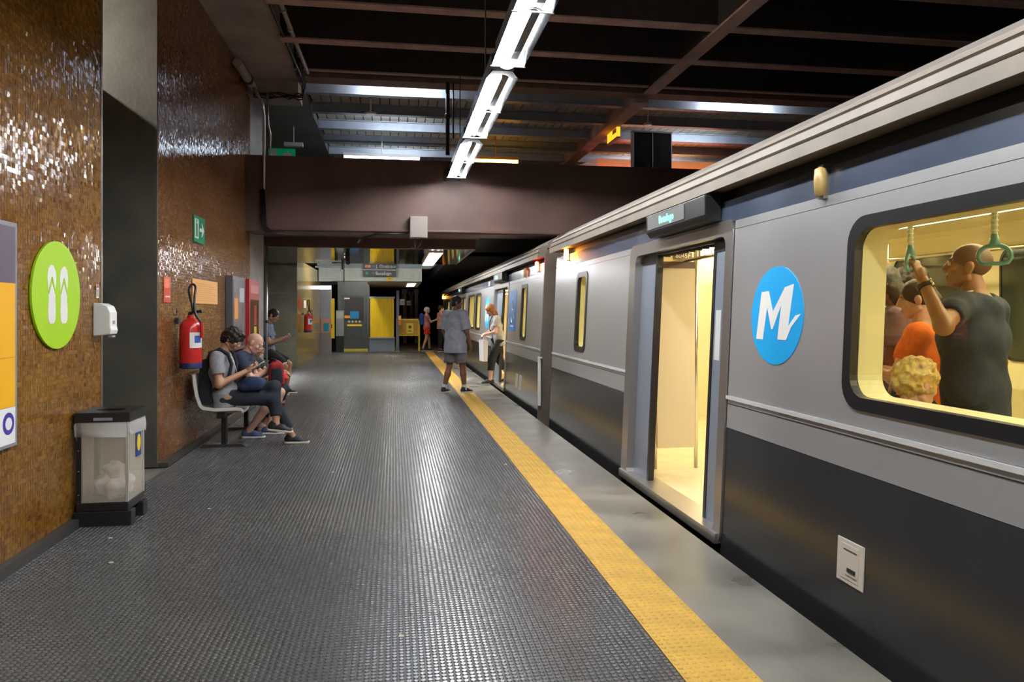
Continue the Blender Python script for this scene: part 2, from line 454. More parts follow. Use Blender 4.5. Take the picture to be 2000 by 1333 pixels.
# ------------------------------------------------------------------ platform luminaires
M_tube = mat('fluorescent_tube', (1, 1, 1), .4, emit=(.95, .98, 1.0), es=TUBE_W)
M_mirror = mat('lamp_reflector', (.020, .026, .031), .13, 1.0, var=.08, vscale=20)
M_trunk = mat('lamp_trunking', (.03, .032, .036), .4)
LX = .93; LZ = 3.50; LHW = .135
def lamp_half(t, y0, y1):
    """one mirrored trough with two tubes, y0..y1 local"""
    rf = MB()
    a = [(-LHW, 0), (-LHW * .62, .06), (LHW * .62, .06), (LHW, 0)]
    th = .004
    vs = [(u, y, w) for y in (y0, y1) for u, w in a]; vs += [(u * 1.03, y, w + th) for y in (y0, y1) for u, w in a]
    rf.add(vs, [(0, 1, 5, 4), (1, 2, 6, 5), (2, 3, 7, 6), (8, 9, 13, 12), (9, 10, 14, 13), (10, 11, 15, 14)])
    r_ = rf.build('reflector', M_mirror, t)
    for x in (-.078, -.012):
        MB().tube([(x, y0 + .05, .024), (x, y1 - .05, .024)], .014, 10).build('tube', M_tube, t, smooth=True)
    for y in (y0 + .01, y1 - .01):
        MB().prism([(-LHW, 0), (-LHW * .62, .06), (LHW * .62, .06), (LHW, 0), (.07, .008), (.03, .03), (-.03, .03), (-.07, .008)], 'y', y - .006, y + .006).build('end_plate', M_alu, t)
    MB().box(-LHW - .012, LHW + .012, y1 - .012, y1 + .004, -.006, .004).build('strap', M_alu, t)
def luminaire(y0, label):
    t = thing('fluorescent_luminaire', label, 'light', (LX, y0, LZ), 0, 'hanging fluorescent luminaires')
    lamp_half(t, .02, 1.135); lamp_half(t, 1.145, 2.26)
    MB().box(-.10, .10, 0, 2.28, .065, .20).build('housing', M_trunk, t)
    return t
YS = [8.93, 6.36, 3.82, 1.30, -1.25, -3.75]
LB = ['fluorescent luminaire ending against the brown cross beam', 'fluorescent luminaire beyond the round lamp',
      'fluorescent luminaire on the near side of the round lamp', 'fluorescent luminaire over the near platform',
      'fluorescent luminaire overhead behind the near one', 'fluorescent luminaire at the near platform end']
for y, l in zip(YS, LB): luminaire(y, l)
tr = thing('lamp_trunking', 'long dark trunking carrying the fluorescent luminaires', 'trunking', (LX, 0, LZ))
MB().box(-.055, .055, -3.9, 11.6, .202, .27).build('rail', M_trunk, tr)
for y in (-2.6, .1, 2.6, 5.1, 7.6, 10.6):
    MB().tube([(0, y, .27), (0, y, 1.45)], .008, 6).build('hanger_rod', M_trunk, tr)
MB().box(-.16, .1, 11.56, 11.6, .02, .2).build('wall_bracket', M_black, tr)
rl = thing('round_lamp', 'small round white lamp between two luminaires', 'light', (LX + .01, 6.17, LZ + .05))
MB().lathe([(.02, .15), (.05, .15), (.07, .03), (.075, .0)], n=24).build('base', M_white, rl, smooth='auto')
MB().lathe([(.072, 0), (.06, -.02), (.03, -.035), (.005, -.04)], n=24).build('diffuser', mat('lamp_diffuser', (1, 1, 1), .4, emit=(1, 1, 1), es=9), rl, smooth=True)
hp = thing('hanging_pole', 'dark double pole hanging from the ceiling by the cross beam', 'pole', (.80, 11.25, 3.85))
MB().tube([(0, 0, 0), (0, 0, 1.1)], .032, 8).build('pole', M_blackm, hp)
MB().tube([(.085, 0, .25), (.085, 0, 1.1)], .012, 8).build('cable', M_black, hp)
MB().lathe([(.03, .55), (.05, .57), (.05, .61), (.03, .63)], n=12).build('collar', M_black, hp)

# far recessed luminaire (in the polished ceiling)
fl = thing('louvre_luminaire', 'bright louvred luminaire in the polished ceiling', 'light', (.81, 14.5, 2.675))
MB().box(-.14, -.13, 0, 3.9, -.05, .004).box(.13, .14, 0, 3.9, -.05, .004).box(-.13, .13, -.01, 0, -.05, .004).box(-.13, .13, 3.9, 3.91, -.05, .004).build('frame', M_alu, fl)
for x in (-.06, .06):
    MB().tube([(x, .05, -.02), (x, 3.85, -.02)], .014, 8).build('tube', mat('far_tube', (1, 1, 1), .4, emit=(.95, .98, 1), es=90), fl, smooth=True)
for i in range(13):
    MB().box(-.13, .13, .15 + i * .3, .158 + i * .3, -.05, -.034).build('louvre', M_alu, fl)

# niche lamp (its own light on the concrete return wall)
nl = thing('recess_lamp', 'small lamp high inside the recess', 'light', (-4.2, 6.9, 4.62))
MB().lathe([(.09, 0), (.10, .04), (.04, .08)], n=16).build('base', M_white, nl, smooth='auto')
MB().lathe([(.01, -.07), (.06, -.05), (.085, 0)], n=16).build('globe', mat('recess_globe', (1, 1, 1), .4, emit=(1, .93, .84), es=1500), nl, smooth=True)
struct(MB().box(-3.4, -2.80, 6.2, 7.42, 0, 3.62).build('wall_shade_block', M_concd), 'unseen block added in the recess to shade the return wall')  # added out of view to cast the shadow on the return wall

# ------------------------------------------------------------------ pipes and cables along the soffit
pp = thing('soffit_pipe', 'thin pale pipe running under the soffit edge', 'pipe')
MB().tube([(-1.28, 3, 4.99), (-1.28, 8.4, 4.99), (-1.27, 9.9, 4.98), (-1.24, 11.1, 4.95)], .03, 8).build('pipe', mat('pale_pipe', (.33, .26, .20), .5), pp, smooth=True)
for y in (8.9, 9.5, 10.4):
    MB().tube([(-1.278, y, 4.985), (-1.278, y + .05, 4.985)], .042, 8).build('clamp', M_alu, pp)
pq = thing('wall_pipe', 'fat grey drain pipe elbow above the column', 'pipe')
MB().tube([(-2.12, 10.6, 4.88), (-2.12, 12.2, 4.88)], .062, 12).build('pipe', mat('drain_pipe', (.36, .31, .26), .5), pq, smooth='auto')
MB().tube([(-2.12, 11.30, 4.88), (-2.12, 11.38, 4.88)], .075, 12).build('collar', M_black, pq)
cd = thing('conduit', 'pair of steel conduits running down the column', 'conduit')
MB().tube([(-2.06, 11.45, 4.80), (-1.95, 11.55, 4.6), (-1.93, 11.565, 4.4), (-1.93, 11.565, 2.78)], .024, 8).build('pipe', M_alu, cd, smooth=True)
MB().tube([(-1.88, 11.57, 4.75), (-1.87, 11.57, 4.3), (-1.84, 11.57, 4.15), (-1.84, 11.57, 3.84)], .013, 8).build('pipe', M_alu, cd, smooth=True)
cd = thing('corner_pipe', 'thin pale pipe down the far edge of the column', 'pipe')
MB().tube([(-2.155, 13.18, .0), (-2.155, 13.18, 2.66)], .018, 8).build('pipe', M_alu, cd, smooth=True)
MB().tube([(-2.155, 13.18, 1.28), (-2.155, 13.18, 1.33)], .026, 8).build('clip', M_black, cd)
cd = thing('corner_cables', 'black cables bunched where the beam meets the column', 'cable')
for q in range(4):
    MB().tube([(-1.97 + .015 * q, 11.55 - .01 * q, 3.3), (-1.96 + .02 * q, 11.55, 2.85 - .03 * q), (-1.90 + .03 * q, 11.54, 2.66), (-1.82 + .06 * q, 11.55, 2.64)], .017, 6).build('cable', M_black, cd, smooth=True)
cb = thing('cable_bundle', 'tangled black cables under the short cross beam', 'cable')
rr = random.Random(3)
for q in range(6):
    pts = []
    for i in range(12):
        u = i / 11
        pts.append((-2.1 + .72 * u, 11.72 - .02 * q, 4.78 + .02 * math.sin(9 * u + q) + rr.uniform(-.02, .02) - .03 * (q % 3)))
    pts += [(-1.36 + .01 * q, 11.5, 4.86 + .02 * q), (-1.33 + .01 * q, 10.8, 5.0)]
    MB().tube(pts, .010, 6).build('cable', M_black, cb, smooth=True)
cb2 = thing('soffit_cable', 'black cable looping along the soffit edge', 'cable')
MB().tube([(-1.40, 5.5, 4.98), (-1.41, 7.5, 4.97), (-1.40, 9.2, 4.98), (-1.37, 10.6, 4.96), (-1.34, 11.7, 4.9)], .02, 6).build('cable', M_black, cb2, smooth=True)

# beam fittings
eb = thing('junction_box', 'pale electrical box hanging on the brown cross beam', 'box', (.37, 11.49, 2.77))
MB().box(-.135, .135, -.06, .1, -.165, .165).build('case', mat('beige_box', (.27, .225, .20), .5), eb, bevel=.008)
MB().box(-.125, .125, -.066, -.06, -.155, .155).build('cover', MATS['beige_box'], eb, bevel=.004)
for s in (-.05, .05):
    MB().tube([(s, 0, -.16), (s * .8, .5, -.22), (s * .3, 1.4, -.20), (s, 2.6, -.08)], .012, 6).build('cable', M_black, eb, smooth=True)
bp = thing('beam_conduit', 'thin dark conduit along the foot of the cross beam', 'conduit')
MB().tube([(-1.95, 11.56, 2.72), (2.6, 11.56, 2.72)], .022, 8).build('pipe', M_brownbeam, bp)
MB().tube([(-.56, 11.9, 2.56), (-.50, 11.7, 2.60), (-.28, 11.58, 2.67), (0.2, 11.56, 2.675)], .016, 8).build('cable', M_black, bp, smooth=True)

# ------------------------------------------------------------------ mezzanine fittings
ml = thing('blue_white_batten', 'cool white batten lamp above the cross beam', 'light', (-.24, 15, 4.50))
MB().box(-.75, .75, -.07, .07, .06, .12).build('housing', M_white, ml)
MB().box(-.74, .74, -.06, .06, 0, .06).build('diffuser', mat('batten_cool', (1, 1, 1), .4, emit=(.72, .84, 1), es=5), ml)
MB().tube([(0, 0, .12), (0, 0, .62)], .012, 6).build('hanger', M_white, ml)
ml = thing('orange_batten', 'warm orange lamp above the cross beam', 'light', (2.05, 15, 4.52))
MB().box(-.46, .46, -.07, .07, .06, .12).build('housing', M_orange, ml)
MB().box(-.45, .45, -.06, .06, 0, .06).build('diffuser', mat('batten_orange', (1, .7, .2), .4, emit=(1, .50, .06), es=7), ml)
MB().tube([(0, 0, .12), (0, 0, .60)], .012, 6).build('hanger', M_orange, ml)
for q, (x, y) in enumerate(((.1, 11.85), (5.9, 11.85), (.1, 13.62), (5.9, 13.62), (.1, 15.92), (5.9, 15.92))):
    t = thing('mezzanine_batten', 'slim cool white batten ' + ['just behind the rust brown edge beam', 'behind the second steel beam', 'behind the fourth steel beam'][q // 2] + (', wall side of the girder', ', tunnel side of the girder')[q % 2], 'light', (x, y, 5.055), 0, 'battens between the steel beams')
    MB().box(-.6, .6, -.012, .012, .03, .05).build('housing', M_white, t)
    MB().tube([(-.4, 0, .03), (-.4, 0, .07)], .008, 6).build('hanger', M_white, t)
    MB().tube([(.4, 0, .03), (.4, 0, .07)], .008, 6).build('hanger', M_white, t)
    MB().tube([(-.58, 0, 0), (.58, 0, 0)], .02, 8).build('tube', mat('mezz_tube', (1, 1, 1), .4, emit=(.78, .87, 1), es=40), t)
sd = thing('smoke_detector', 'white smoke detector hanging below the deck', 'detector', (4.55, 12.9, 4.86))
MB().lathe([(.07, 0), (.075, .02), (.06, .05), (.012, .06), (.012, .3)], n=18).build('body', M_white, sd, smooth='auto')
sd = thing('ceiling_speaker', 'small pale fitting under the deck beyond the beam', 'fitting', (-.4, 12.95, 4.86))
MB().lathe([(.09, 0), (.10, .03), (.02, .05), (.012, .3)], n=18).build('body', M_white, sd, smooth='auto')
gs = thing('orange_sign', 'small orange sign hanging from the longitudinal girder', 'sign', (4.1, 13.55, 4.72))
MB().box(-.03, .03, -.32, .32, 0, .26).build('board', mat('orange_sign_board', (.75, .30, .02), .5, emit=(1, .4, .02), es=.7), gs)
MB().box(-.036, .036, -.33, .33, -.02, 0).box(-.036, .036, -.33, .33, .26, .28).build('frame', M_grey, gs)
MB().box(-.02, .02, -.02, .02, .28, .5).build('hanger', M_grey, gs)
MB().box(-.037, -.03, -.28, -.05, .09, .17).build('arrow', M_yelpaint, gs)
bk = thing('dark_panel', 'tall dark double panel standing on the mezzanine', 'panel', (4.55, 12.7, 3.75))
MB().box(-.345, -.005, -.04, .04, 0, .92).build('leaf', mat('dark_panel', (.003, .002, .0025), .6, spec=.1), bk)
MB().box(.005, .345, -.04, .04, 0, .92).build('leaf', MATS['dark_panel'], bk)
MB().box(-.375, -.345, -.05, .05, 0, .94).box(.345, .36, -.05, .05, 0, .94).box(-.375, .36, -.05, .05, .92, .945).box(-.006, .006, -.055, .05, 0, .92).build('frame', mat('panel_frame', (.35, .30, .28), .4), bk)
ks = thing('mezzanine_kiosk', 'orange lit kiosk with red neon trim on the mezzanine', 'kiosk', (5.2, 15.4, 3.75))
MB().box(-.9, 1.9, 0, 1.2, 0, 1.02).build('body', mat('kiosk_panel', (.42, .19, .06), .5, emit=(.8, .25, .06), es=.12), ks)
MB().hexa([(-1.6, -.3, 0), (-.9, 0, 0), (-.9, 1.2, 0), (-1.6, 1.2, 0), (-1.6, -.3, .72), (-.9, 0, 1.02), (-.9, 1.2, 1.02), (-1.6, 1.2, .72)]).build('canopy', mat('kiosk_canopy', (.48, .30, .22), .5), ks)
neon = mat('red_neon', (1, .1, .05), .4, emit=(1, .10, .07), es=5)
MB().box(-.9, 1.9, -.03, -.005, .79, .82).box(1.87, 1.9, -.03, -.005, .60, .79).build('neon_trim', neon, ks)
MB().box(-.3, 1.7, -.03, -.005, .68, .72).build('light_strip', mat('kiosk_strip', (1, 1, 1), .4, emit=(1, .9, .8), es=6), ks)
MB().box(.0, 1.85, -.02, -.004, .60, .67).build('red_band', M_red, ks)
ex = thing('exit_sign', 'green exit sign behind the column above the cross beam', 'sign', (-2.02, 14.4, 4.30))
MB().box(-.30, .18, 0, .03, 0, .24).build('board', mat('green_lit', (0, .25, .10), .5, emit=(0, .5, .2), es=.06), ex)
MB().box(-.27, -.15, -.006, 0, .03, .21).build('pictogram', M_white, ex)
MB().prism([(-.05, .09), (.04, .09), (.04, .04), (.13, .12), (.04, .2), (.04, .15), (-.05, .15)], 'y', -.006, 0).build('arrow', M_white, ex)
MB().box(-.02, .32, -.03, .09, .29, .36).build('lamp_head', M_white, ex)
MB().tube([(.15, .03, .36), (.15, .03, .68)], .01, 6).build('hanger', M_white, ex)

# ------------------------------------------------------------------ wall 1 things
fs_ = thing('flip_flop_sign', 'lime green round sign with white flip-flops', 'sign', (-2.145, 5.15, 1.565))
def disc(mb, r, x0, x1, n=48, sy=1, sz=1):
    return mb.prism([(r * sy * math.cos(2 * math.pi * i / n), r * sz * math.sin(2 * math.pi * i / n)) for i in range(n)], 'x', x0, x1)
disc(MB(), .345, -.002, .014).build('disc', mat('lime_green', (.36, .62, .008), .4), fs_, bevel=.002)
def flip(cy, flipside):
    # sole outline, heel at the bottom; local +Y runs away from the camera
    pr = [(-.032, -.18), (-.05, -.16), (-.055, -.10), (-.046, -.03), (-.052, .05), (-.062, .11), (-.05, .165), (-.015, .19), (.02, .185),
          (.05, .15), (.058, .10), (.05, .04), (.044, -.03), (.052, -.10), (.046, -.16), (.025, -.182)]
    pr = [((-u if flipside else u) + cy, v) for u, v in pr]
    MB().prism(pr, 'x', .014, .016).build('sole', M_white, fs_)
    m = MB()
    for s in (-1, 1):
        m.prism([(cy + .004 * s, .115), (cy + .052 * s, .02), (cy + .045 * s, .004), (cy - .004 * s, .09)], 'x', .016, .018)
    m.build('strap', MATS['lime_green'], fs_)
flip(-.085, False); flip(.085, True)
po = thing('poster_case', 'wall poster with grey top, yellow field and white foot', 'poster', (-2.148, 3.72, .70))
MB().box(0, .03, -.02, .885, -.0, 1.26).build('frame', M_alu and mat('poster_frame_grey', (.22, .22, .25), .4), po, bevel=.003)
MB().box(.03, .033, .02, .855, .92, 1.235).build('heading', mat('poster_heading', (.11, .085, .12), .5), po)
MB().box(.03, .033, .02, .855, .225, .918).build('field', mat('poster_field', (.85, .42, .003), .5), po)
MB().box(.03, .033, .02, .855, .02, .223).build('footer', mat('poster_white', (.78, .78, .78), .5), po)
MB().prism([(.78 + .062 * math.cos(i * .2618), .135 + .062 * math.sin(i * .2618)) for i in range(24)], 'x', .033, .034).build('emblem', mat('violet_print', (.06, .03, .30), .5), po)
MB().prism([(.78 + .035 * math.cos(i * .2618), .135 + .035 * math.sin(i * .2618)) for i in range(24)], 'x', .034, .035).build('emblem_centre', MATS['poster_white'], po)
MB().box(.033, .034, .35, .84, .50, .504).build('print_line', mat('poster_print', (.5, .2, .02), .5), po)
sp = thing('soap_dispenser', 'white hand gel dispenser at the corner of the mosaic wall', 'dispenser', (-2.148, 5.82, 1.285))
prof = [(0, 0), (.118, .01), (.125, .04), (.118, .07), (.118, .17), (.10, .215), (.06, .235), (0, .24)]
MB().prism([(x, z) for x, z in prof], 'y', -.068, .068).build('housing', M_white, sp, bevel=.008)
MB().box(.118, .121, -.02, .02, .085, .11).build('window', M_grey, sp)
MB().box(.09, .118, -.03, .03, -.012, .002).build('nozzle', M_grey, sp)
lb = thing('wall_label', 'tiny white label above the gel dispenser', 'label', (-2.146, 5.83, 1.56))
MB().box(0, .003, -.022, .022, 0, .10).build('plate', M_white, lb)
MB().box(.003, .004, -.016, .016, .075, .095).build('red_print', M_red, lb)
MB().box(.003, .004, -.014, .014, .01, .065).build('grey_print', M_grey, lb)

# litter bin
bn = thing('litter_bin', 'clear sided litter bin with black lid and feet', 'bin', (-1.955, 5.56, 0))
w = .165; d = .165
MB().box(-w - .02, w + .02, -d - .005, -.08, 0, .105).build('foot', M_black, bn, bevel=.004)
MB().box(-w - .02, w + .02, .08, d + .005, 0, .105).build('foot', M_black, bn, bevel=.004)
MB().box(-w, w, -d, d, .105, .165).build('base_tray', M_black, bn, bevel=.006)
for sx in (-1, 1):
    for sy in (-1, 1):
        mm = M_black if sx < 0 else mat('bin_post_alu', (.62, .60, .55), .35, .5)
        a = .032 if sx < 0 else .018
        x0, x1 = (-w, -w + a) if sx < 0 else (w - a, w)
        y0, y1 = (-d, -d + a) if sy < 0 else (d - a, d)
        p = MB().box(x0, x1, y0, y1, .165, .70).build('post', mm, bn)
        if sx < 0 and sy < 0:
            for z in (.22, .38, .52, .66):
                MB().lathe([(.006, -.004), (.004, -.008)], (x0 + .016, y0, z), 10, 'y').build('rivet', M_chrome, p)
clear = film_mat('frosted_clear_plastic', (.70, .64, .52), .30, .25)
MB().box(-w + .03, w - .018, -d + .004, -d + .008, .165, .70).build('side_panel', clear, bn)
MB().box(-w + .03, w - .018, d - .008, d - .004, .165, .70).build('side_panel', clear, bn)
MB().box(w - .008, w - .004, -d + .018, d - .018, .165, .70).build('side_panel', clear, bn)
MB().box(-w + .004, -w + .008, -d + .03, d - .03, .165, .70).build('side_panel', clear, bn)
st = MB().box(w - .003, w + .001, -.01, .095, .44, .63).build('sticker', mat('sticker_blue', (.01, .045, .2), .5), bn)
MB().prism([(.042 + .036 * math.cos(i * .3142), .535 + .06 * math.sin(i * .3142)) for i in range(20)], 'x', w + .001, w + .003).build('yellow_oval', M_yelpaint, st)
hole = [(.085 * math.cos(2 * math.pi * i / 28), .055 * math.sin(2 * math.pi * i / 28)) for i in range(28)]
ld = MB()
outer = rrect(-w - .012, w + .012, -d - .012, d + .012, .012, 6)
inner = [(.10 * math.cos(math.atan2(v, u)) if False else u, v) for u, v in rrect(-.095, .095, -.06, .06, .058, 6)]
loop_ring(ld, outer, inner, lambda u, v, q: (u, v, q), .71, .775)
ld.build('lid', M_black, bn)
MB().box(-.07, .07, -.055, .055, .72, .725).build('slot_floor', M_dark, bn)
MB().box(-.05, .07, -d - .016, -d - .012, .722, .742).build('lid_plate', M_grey, bn)
# bag hem draped outside the lid
hem = MB(); vs = []; fs = []
seg = 64
per = rrect(-w - .008, w + .008, -d - .008, d + .008, .02, 15)
for i, (u, v) in enumerate(per):
    drop = .06 + .055 * (.5 + .5 * math.sin(i * .29 + .8)) + .012 * math.sin(i * 1.7)
    k = 1.02 + .02 * math.sin(i * 1.1)
    vs += [(u, v, .715), (u * k, v * k, .715 - drop * .5), (u * (k - .01), v * (k - .01), .715 - drop)]
n = len(per)
for i in range(n):
    j = (i + 1) % n
    fs += [(3 * i, 3 * j, 3 * j + 1, 3 * i + 1), (3 * i + 1, 3 * j + 1, 3 * j + 2, 3 * i + 2)]
hem.add(vs, fs).build('bag_hem', film_mat('clear_film', (.85, .85, .85), .38, .15), bn, smooth=True)
rg = np.random.RandomState(4)
for q in range(5):
    bm = bmesh.new(); bmesh.ops.create_icosphere(bm, subdivisions=3, radius=.07)
    for v_ in bm.verts:
        k = 1 + .22 * math.sin(v_.co.x * 60 + q) * math.sin(v_.co.y * 50 + q * 2) + .1 * math.sin(v_.co.z * 80)
        v_.co *= k
    me = bpy.data.meshes.new('crumpled_paper'); bm.to_mesh(me); bm.free()
    o = link('crumpled_paper', me, mat('white_litter', (.7, .64, .6), .7), None, True)
    o.location = (-1.955 + [.05, -.03, .06, .02, -.06][q], 5.56 + [-.06, -.02, .05, .01, .06][q], [.24, .26, .25, .35, .24][q])
    tag(o, 'crumpled white paper lying inside the clear litter bin', 'paper', 'litter in the bin')

# ------------------------------------------------------------------ wall 2 things
XW = -2.196
es = thing('exit_sign', 'green exit arrow sign on the reddish mosaic wall', 'sign', (XW, 8.885, 2.40))
MB().box(0, .008, -.24, .24, -.155, .145).build('board', M_green, es)
MB().box(.008, .010, -.20, -.05, -.11, .11).build('door_pictogram', M_white, es)
MB().box(.010, .011, -.16, -.09, -.09, .06).prism([(-.125 + .025 * math.cos(i * .5236), .085 + .02 * math.sin(i * .5236)) for i in range(12)], 'x', .010, .011).build('running_figure', M_green, es)
MB().prism([(0, -.02), (.12, -.02), (.08, -.075), (.11, -.075), (.20, 0), (.11, .075), (.08, .075), (.12, .02), (0, .02)], 'x', .008, .010).build('arrow', M_white, es)
rs = thing('extinguisher_notice', 'small red notice above the wall extinguisher', 'sign', (XW, 7.685, 1.555))
MB().box(0, .004, -.11, .11, 0, .25).build('board', mat('notice_red', (.62, .07, .04), .4), rs)
MB().box(.004, .005, -.08, .06, .14, .23).build('pictogram', mat('notice_orange', (.85, .22, .10), .5), rs)
MB().box(.004, .005, -.06, .08, .05, .065).build('print_line', M_white, rs)
nb = thing('paper_notice', 'yellow printed paper notice on the reddish mosaic wall', 'notice', (XW, 9.19, 1.56))
MB().box(0, .004, -.58, .58, 0, .275).build('sheet', mat('yellow_sheet', (.80, .42, .14), .6), nb)
mm = mat('notice_print', (.62, .28, .08), .6)
for q in range(9):
    MB().box(.004, .0045, -.5, .5 - .1 * ((q * 7) % 3), .03 + q * .024, .037 + q * .024).build('print_line', mm, nb)
def extinguisher(label, loc, rotz, s):
    t = thing('fire_extinguisher', label, 'extinguisher', loc, rotz)
    r = .095 * s
    H = .46 * s
    b = MB().lathe([(.02, .035), (r * .96, .035), (r, .06), (r, H * .80), (r * .92, H * .88), (r * .6, H * .965), (.03 * s, H), (.028 * s, H + .03)], (r + .03, 0, 0), 24).build('cylinder', M_red, t, smooth='auto')
    MB().lathe([(r * .9, 0), (r * 1.0, .005), (r * 1.0, .06), (r * .97, .07)], (r + .03, 0, 0), 24).build('base_ring', mat('ext_blue', (.012, .02, .10), .5), t, smooth='auto')
    # label wraps the front
    lab = MB(); n = 10; vs = []; fs = []
    for i in range(n + 1):
        a = R(-80 + 105 * i / n)
        for z in (.19 * s, .33 * s):
            vs.append((r + .03 + (r + .0015) * math.cos(a), (r + .0015) * math.sin(a), z))
    for i in range(n): fs.append((2 * i, 2 * i + 2, 2 * i + 3, 2 * i + 1))
    lab = lab.add(vs, fs).build('label', M_white, t, smooth=True, fixn=False)
    pr = MB(); vs = []; fs = []
    for i in range(5):
        a = R(-55 + 40 * i / 4)
        for z in (.235 * s, .30 * s):
            vs.append((r + .03 + (r + .0025) * math.cos(a), (r + .0025) * math.sin(a), z))
    for i in range(4): fs.append((2 * i, 2 * i + 2, 2 * i + 3, 2 * i + 1))
    pr.add(vs, fs).build('print', mat('label_blue', (.05, .12, .45), .5), lab, fixn=False)
    MB().box(r + .01, r + .05, -.02, .02, H + .03, H + .05).hexa([(r + .01, -.012, H + .05), (r + .13 * s, -.012, H + .05), (r + .13 * s, .012, H + .05), (r + .01, .012, H + .05), (r + .01, -.012, H + .06), (r + .12 * s, -.012, H + .085), (r + .12 * s, .012, H + .085), (r + .01, .012, H + .06)]).build('valve', M_black, t)
    hs = [(r + .06, -.02, H + .045), (r + .05, -.03, H + .12 * s), (r + .02, .01, H + .2 * s), (r + .0, .05 * s, H + .27 * s), (r + .03, .07 * s, H + .31 * s), (r + .07, .03 * s, H + .28 * s), (r + .07, -.01, H + .18 * s), (r + .09, -.05 * s, H + .05), (2 * r + .04, -.05 * s, H - .05), (2 * r + .045, -.05 * s, .30 * s)]
    cv = []
    P = [Vector(p) for p in hs]
    for i in range(len(P) - 1):
        p0, p1, p2, p3 = P[max(i - 1, 0)], P[i], P[i + 1], P[min(i + 2, len(P) - 1)]
        for k in range(5):
            u = k / 5
            cv.append(.5 * ((2 * p1) + (p2 - p0) * u + (2 * p0 - 5 * p1 + 4 * p2 - p3) * u * u + (3 * p1 - p0 - 3 * p2 + p3) * u ** 3))
    cv.append(P[-1])
    MB().tube(cv, .011 * s, 8).build('hose', M_black, t, smooth=True)
    MB().tube([(2 * r + .045, -.05 * s, .42 * s), (2 * r + .048, -.05 * s, .28 * s)], .016 * s, 10).build('nozzle', mat('nozzle_red', (.45, .015, .012), .4), t)
    MB().box(0, .03, -.04, .04, H - .06, H).tube([(0, -.1, H + .03), (.03, -.1, H + .03), (.03, -.1, H + .09)], .006, 6).build('wall_bracket', M_black, t)
    return t
extinguisher('large red fire extinguisher hung on the reddish mosaic wall', (-2.19, 7.985, .885), R(0), 1.12)
extinguisher('red fire extinguisher on the far olive wall', (-2.565, 21.7, .90), R(0), 1.2)
fn = thing('far_notice', 'red and white notices above the far extinguisher', 'sign', (-2.566, 21.7, 1.55))
MB().box(0, .004, -.9, -.35, .0, .3).build('red_board', M_red, fn)
MB().box(0, .004, .25, .75, .05, .27).build('white_board', M_white, fn)
mp = thing('map_case', 'grey framed map case on the reddish mosaic wall', 'display', (XW, 10.66, .95))
MB().box(0, .09, -.42, .42, 0, 1.0).build('case', mat('map_case_grey', (.10, .10, .115), .35), mp, bevel=.004)
MB().box(.09, .094, -.37, .37, .05, .95).build('sheet', mat('map_sheet', (.20, .20, .22), .25, var=.3, vscale=5), mp)
MB().box(.094, .096, -.33, -.12, .42, .70).build('orange_print', M_orange, mp)
MB().box(.094, .096, .0, .3, .65, .85).build('pale_print', mat('pale_print', (.42, .45, .5), .5), mp)
MB().box(.094, .096, .1, .33, .05, .25).build('black_print', M_black, mp)
hc = thing('hose_cabinet', 'red hose cabinet with dark glass door', 'cabinet', (XW, 11.5, .72))
MB().box(0, .14, -.40, .40, 0, 1.22).build('body', mat('cabinet_red', (.42, .02, .02), .4), hc, bevel=.004)
MB().box(.14, .146, -.32, .32, .06, .93).build('glass', mat('cabinet_glass', (.05, .045, .05), .15), hc)
MB().box(.146, .148, -.06, .12, .55, .85).build('red_print', M_red, hc)
MB().box(.146, .148, -.06, .12, .42, .53).build('yellow_print', M_yelpaint, hc)
MB().box(.141, .143, -.3, .3, 1.02, 1.14).build('heading', mat('pink_print', (.6, .2, .2), .5), hc)
yb = thing('amber_strip', 'narrow amber marker beside the hose cabinet', 'sign', (XW + .002, 11.925, 1.52))
MB().box(0, .03, -.03, .03, 0, .34).build('plate', mat('amber', (.65, .32, .06), .5), yb)
MB().box(.03, .032, -.022, .022, .02, .32).build('print', M_yelpaint, yb)

# ------------------------------------------------------------------ metro train
M_steel = mat('brushed_stainless', (.52, .522, .535), .28, .66, bump=.06, bscale=1.6)
M_skirt = mat('dark_car_skirt', (.026, .026, .028), .19, var=.08, vscale=2)
M_band = mat('blue_grey_car_band', (.045, .06, .095), .24, var=.2, vscale=2, coat=.3)
M_gut = mat('beige_gutter', (.20, .165, .13), .5, var=.18, vscale=3)
M_leaf = mat('blue_grey_door_leaf', (.22, .25, .31), .35, .3)
M_cream = mat('cream_interior', (.76, .66, .42), .4)
M_crmf = mat('cream_floor', (.60, .50, .30), .45, var=.1)
M_opw = mat('dark_car_window', (.035, .04, .03), .08)
M_pane = glass_mat('car_glass', (.86, .88, .78), .045)
M_rub = mat('black_window_rubber', (.010, .010, .012), .3)
M_gang = mat('grey_brown_gangway', (.13, .10, .08), .55, var=.15)
M_strip = mat('car_light_strip', (1, 1, 1), .4, emit=(1.0, .88, .58), es=TRAIN_W)
M_led = mat('led_green', (.1, 1, .6), .4, emit=(.10, 1, .55), es=2.2)
M_frame = mat('door_frame_steel', (.42, .39, .37), .3, .85)
M_logoblue = mat('logo_blue', (.005, .33, .72), .4)
M_logow = mat('logo_silver_white', (.72, .70, .68), .4)
SL = .047
def T(y, z, o=0.0): return (2.05 + SL * z + o, y, z)
def tb(mb, y0, y1, z0, z1, o0, o1):
    return mb.hexa([T(y0, z0, o0), T(y0, z0, o1), T(y1, z0, o1), T(y1, z0, o0), T(y0, z1, o0), T(y0, z1, o1), T(y1, z1, o1), T(y1, z1, o0)])
